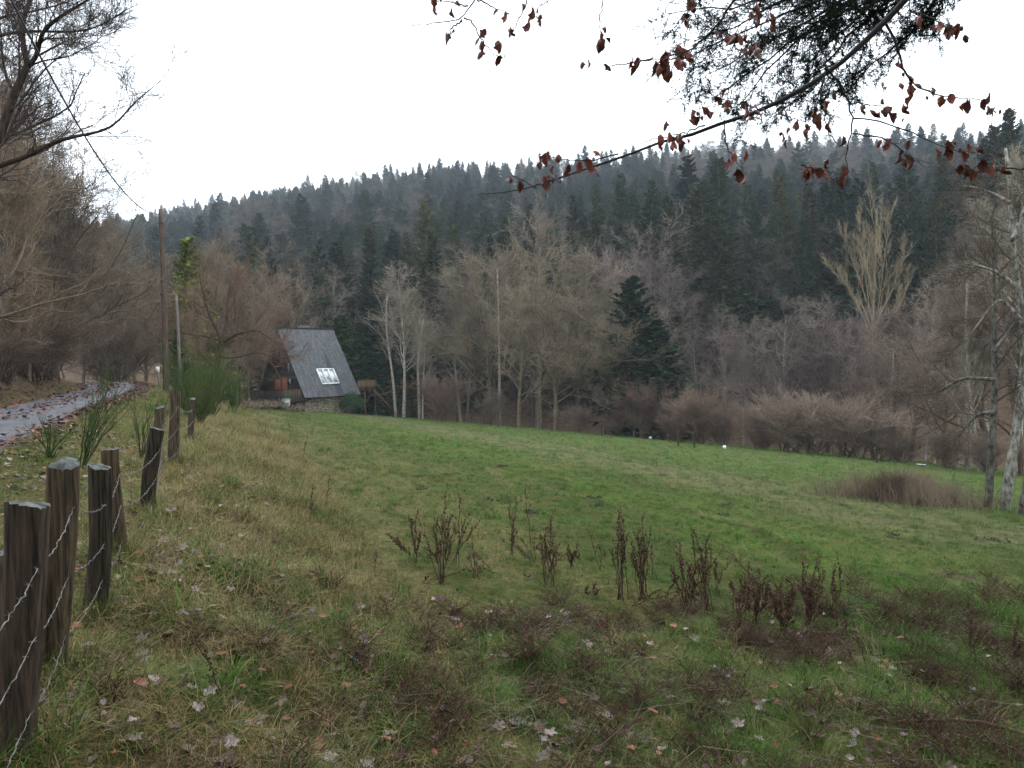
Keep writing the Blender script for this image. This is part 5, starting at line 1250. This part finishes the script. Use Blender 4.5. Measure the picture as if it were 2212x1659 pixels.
main = [tk] + bpts([(2110, -170), (1990, -40), (1930, 40), (1880, 90), (1800, 150), (1720, 210), (1640, 245), (1560, 265), (1480, 290), (1400, 320), (1320, 345), (1260, 365), (1200, 395), (1130, 415), (1030, 420)], 3.05, 3.9)
upper = [tk + [0, 0, .9]] + bpts([(2250, -330), (1950, -170), (1700, -110), (1450, -75), (1200, -60), (1010, -55)], 3.1, 3.8)
boughs = [(main, .030, .0022, 40), (upper, .024, .004, 30)]
tw_px = [f3([(240, 650), (290, 680), (390, 800), (470, 960), (510, 1120), (500, 1260), (430, 1390), (440, 1550), (460, 1640), (440, 1760)]), f3([(510, 1125), (740, 1140), (960, 1230), (1150, 1300), (1400, 1400), (1520, 1440), (1800, 1440)]),
         f3([(500, 1270), (780, 1300), (920, 1380), (1000, 1470), (1130, 1560), (1290, 1590)]), f3([(800, 200), (890, 340), (940, 500), (980, 680), (1060, 800), (1190, 870), (1400, 915), (1700, 950), (1830, 960)]),
         f3([(470, 975), (640, 990), (760, 1000), (870, 1080)]), f3([(250, 690), (180, 900), (250, 1200), (350, 1360), (430, 1400)]), f3([(20, 1570), (160, 1610), (330, 1640), (460, 1640)]),
         f3([(2124, 1600), (1950, 1600), (1750, 1630), (1560, 1610), (1400, 1580)]), f3([(1050, 100), (1250, 170), (1400, 240), (1500, 270)]),
         f2([(1120, -120), (1040, 10), (900, 200), (860, 290), (680, 430), (560, 500), (400, 550), (60, 590)]), f2([(610, -180), (600, 0), (590, 200), (570, 350), (540, 500)]), f2([(880, 280), (1010, 340), (1170, 400), (1250, 420)]),
         f2([(1040, 40), (1200, 80), (1340, 170), (1500, 230)]), f2([(940, 1140), (940, 1300), (990, 1440), (1050, 1540), (1150, 1640)]), f2([(1330, 1060), (1180, 995), (940, 990), (690, 1020)]), f2([(760, 1190), (500, 1280), (380, 1290), (100, 1380)]),
         f2([(540, 510), (330, 600), (200, 720)]), f2([(1480, 1080), (1600, 1130), (1740, 1155)]),
         f1([(960, -160), (870, 0), (790, 120), (770, 155), (700, 180), (500, 200), (280, 230), (60, 245)]), f1([(770, 155), (850, 200), (920, 340), (1000, 450), (1120, 505), (1210, 550)]), f1([(740, 185), (660, 240), (650, 300), (620, 335)]),
         f1([(880, -10), (1030, 70), (1170, 130)]), f1([(1340, -180), (1310, 10), (1250, 150), (1200, 250), (1090, 370)]), f1([(2000, -170), (1970, 0), (1945, 130), (1955, 260), (1950, 440)]), f1([(2400, 500), (2212, 545), (2030, 570), (1850, 540)]),
         f1([(800, 50), (640, 10), (420, 0)]), f1([(1560, -100), (1500, 10), (1400, 60), (1390, 150)]), f1([(1390, 1620), (1200, 1520), (1160, 1480)]), f1([(1600, 1570), (1500, 1510)]), f1([(2100, 1330), (1900, 1380), (1680, 1390), (1410, 1330)])]
LB = [leaf_mesh('beech', 200 + j, 'deadleaf', .9 + .5 * j) for j in range(5)]
pegs = []
def bough(px3, r0, r1, n):
    q = poly(px3, n, .0035); return q, np.linspace(r0, r1, n) * (1 + .08 * np.sin(np.arange(n) * 2.1))
for px, r0, r1, n in boughs:
    q, r = bough(px, r0, r1, n); g = G(); g.tubes(q - bt, r, 7); obj('bough', g.mesh('bough', M['beech_bark'], True), beech)
    if px is main: pegs += [(x_, .7) for x_ in q[14:]]
for i, px in enumerate(tw_px):
    Y0 = 3.2 + .02 * (i % 7)
    if i < 9: Y0 = 3.25
    q = poly(bpts(px, Y0, Y0 + .25), 18, .003); r = np.linspace(.0062 if i in (0, 3, 9) else .0038, .0012, 18) * (1 + .15 * (np.arange(18) % 3 == 0))
    g = G(); g.tubes(q - bt, r, 5); tg = obj('twig', g.mesh('twig', M['beech_bark'], True), beech)
    l1 = grow(q[None], r[None], 5, .16, (.5, 1.0), 4, 0, .12, .25, .6, rmin=.0011, taper=.5); g = G(); g.tubes(l1[0] - bt, l1[1], 3); tag(obj('twiglet', g.mesh('twiglets', M['beech_bark']), tg), kind='stuff')
    pegs += [(x_, 1.0) for x_ in q[4:]] + [(x_, 1.0) for x_ in l1[0][:, -1]]
wts = np.array([w_ for _, w_ in pegs]); P_ = np.array([p_ for p_, _ in pegs])
uu = np.array([((p_[0] / p_[1]) * FPX + 512) / K for p_ in P_]); vv = np.array([(368 - (p_[2] - EYE) / p_[1] * FPX) / K for p_ in P_])
wts = wts * np.where(uu > 1450, 1.25, .40) * np.where((vv < -60) | (uu > 2260), .08, 1) * np.where(vv > 230, .8, 1)
sel = rng.choice(len(pegs), 300, replace=False, p=wts / wts.sum()); sel = np.r_[sel[:150], rng.choice(sel[:110], 150)]
for j in sel:
    p = P_[j] + rng.normal(size=3) * .016; s_ = rng.uniform(.036, .068) if rng.random() < .75 else rng.uniform(.018, .03)
    o = obj('leaf', LB[rng.integers(5)], beech)
    rot = Matrix.Rotation(rng.uniform(0, 6.28), 3, 'Z') @ Matrix.Rotation(R(90) + rng.normal() * .45, 3, 'X') @ Matrix.Rotation(rng.normal() * .5, 3, 'Y') @ Matrix.Rotation(math.pi, 3, 'Z')
    o.rotation_euler = rot.to_euler(); o.scale = (s_ * rng.uniform(.7, 1.1), s_, s_)
    o.location = Vector(p - bt) + rot @ Vector((0, .5 * s_, 0)); v_ = rng.uniform(.6, 1.5); o.color = (v_, v_ * rng.uniform(.8, 1.2), v_, 1)

# ------------------------------------------------------------------ conifer bough behind the beech
ct = np.array([7.2, 6.2, Hs(7.2, 6.2) - .1])
con = empty('hemlock_tree', ct, 'fine-needled dark conifer bough hanging behind the beech leaves', 'tree')
g = G(); g.tubes(poly([[0, 0, 0], [0, .05, 4], [.1, 0, 9]], 12), np.linspace(.22, .1, 12), 12, True); obj('trunk', g.mesh('conifer_trunk', M['bark'], True), con)
cl_ = [bpts([(2180, -190), (1990, -60), (1860, 30), (1740, 110), (1640, 190), (1600, 215)], 4.6, 4.9), bpts([(2180, -190), (2000, -80), (1820, -30), (1650, 20), (1500, 30)], 4.7, 5.2), bpts([(2180, -190), (2060, -40), (1960, 60), (1870, 150), (1790, 215)], 4.5, 4.6),
       bpts([(2180, -190), (2100, -30), (2040, 70), (1960, 130), (1900, 190)], 4.7, 4.8), bpts([(2180, -190), (1950, -60), (1760, 30), (1600, 90), (1540, 130)], 4.9, 5.3), bpts([(2200, -160), (2130, -40), (2075, 50)], 4.6, 4.6)]
cl_ += [bpts([(2180, -190), (1960, -40), (1830, 60), (1720, 150), (1660, 230)], 4.4, 4.7), bpts([(2180, -190), (1930, -30), (1790, 50), (1690, 110), (1590, 160)], 4.8, 5.0), bpts([(2180, -190), (1900, -60), (1740, 10), (1640, 60), (1560, 90)], 4.5, 4.9), bpts([(2180, -190), (2010, -30), (1900, 70), (1830, 160), (1750, 240)], 4.8, 4.9), bpts([(2180, -190), (2020, -50), (1920, 40), (1850, 100), (1800, 150)], 4.3, 4.4)]
sh_ = at(1640, 100, 4.7) - at(1705, 100, 4.7)
L0 = np.stack([poly([c_[0]] + [q_ + sh_ for q_ in c_[1:]], 16, .01) for c_ in cl_]) - ct; R0 = np.stack([np.linspace(.016, .003, 16)] * len(cl_))
g = G(); g.tubes(L0, R0, 6)
stub = poly([[0, 0, 4.6], (L0[0, 0] + [0, 0, 4.6]) * .5 + [0, 0, .15], L0[0, 0]], 10); g.tubes(stub, np.linspace(.06, .02, 10), 7); obj('limb', g.mesh('conifer_limb', M['bark'], True), con, color=(.4, .4, .4))
l1 = grow(L0, R0, 18, .20, (.5, 1.1), 6, -.01, .12, .36, .5, rmin=.003); l2 = grow(*l1, 8, .45, (.5, 1.0), 4, -.03, .14, .1, .6, lmin=.06, rmin=.0019); l3 = grow(*l2, 5, .5, (.5, 1.0), 3, -.02, .14, .1, .7, lmin=.04, rmin=.0014)
g = G(); g.tubes(*l1, 4); g.tubes(*l2, 3); g.tubes(*l3, 3); obj('twigs', g.mesh('conifer_twigs', M['bark']), con, color=(.4, .4, .4))
g = G(); C_ = np.concatenate([l2[0][:, 1:].reshape(-1, 3), l3[0].reshape(-1, 3)]); C_ = C_[rng.random(len(C_)) < .6]; m_ = 6
C_ = np.repeat(C_, m_, 0); d = nrm(rng.normal(size=C_.shape)); sd = nrm(np.cross(d, rng.normal(size=d.shape))) * .0019; L_ = rng.uniform(.009, .022, (len(C_), 1))
V = np.stack([C_ - sd, C_ + sd, C_ + d * L_], 1).reshape(-1, 3); g.add(V, None, np.arange(len(V)).reshape(-1, 3)); tag(obj('needles', g.mesh('conifer_needles', M['needle']), con, color=(.55, .6, .5)), kind='stuff')

# ------------------------------------------------------------------ damp air over the valley
g = G(); g.box((0, 240, 57), (620, 460, 77)); me = g.mesh('haze', None if False else M['wire'])
hm = bpy.data.materials.new('damp_air'); hm.use_nodes = True; nt = hm.node_tree; nt.nodes.clear()
vo = nt.nodes.new('ShaderNodeVolumePrincipled'); vo.inputs['Color'].default_value = (.80, .90, 1.0, 1); vo.inputs['Density'].default_value = .00036; vo.inputs['Anisotropy'].default_value = .2
om = nt.nodes.new('ShaderNodeOutputMaterial'); nt.links.new(vo.outputs[0], om.inputs['Volume'])
me.materials.clear(); me.materials.append(hm); hz_ = tag(obj('haze', me), 'thin damp haze filling the valley', None, None, 'stuff')
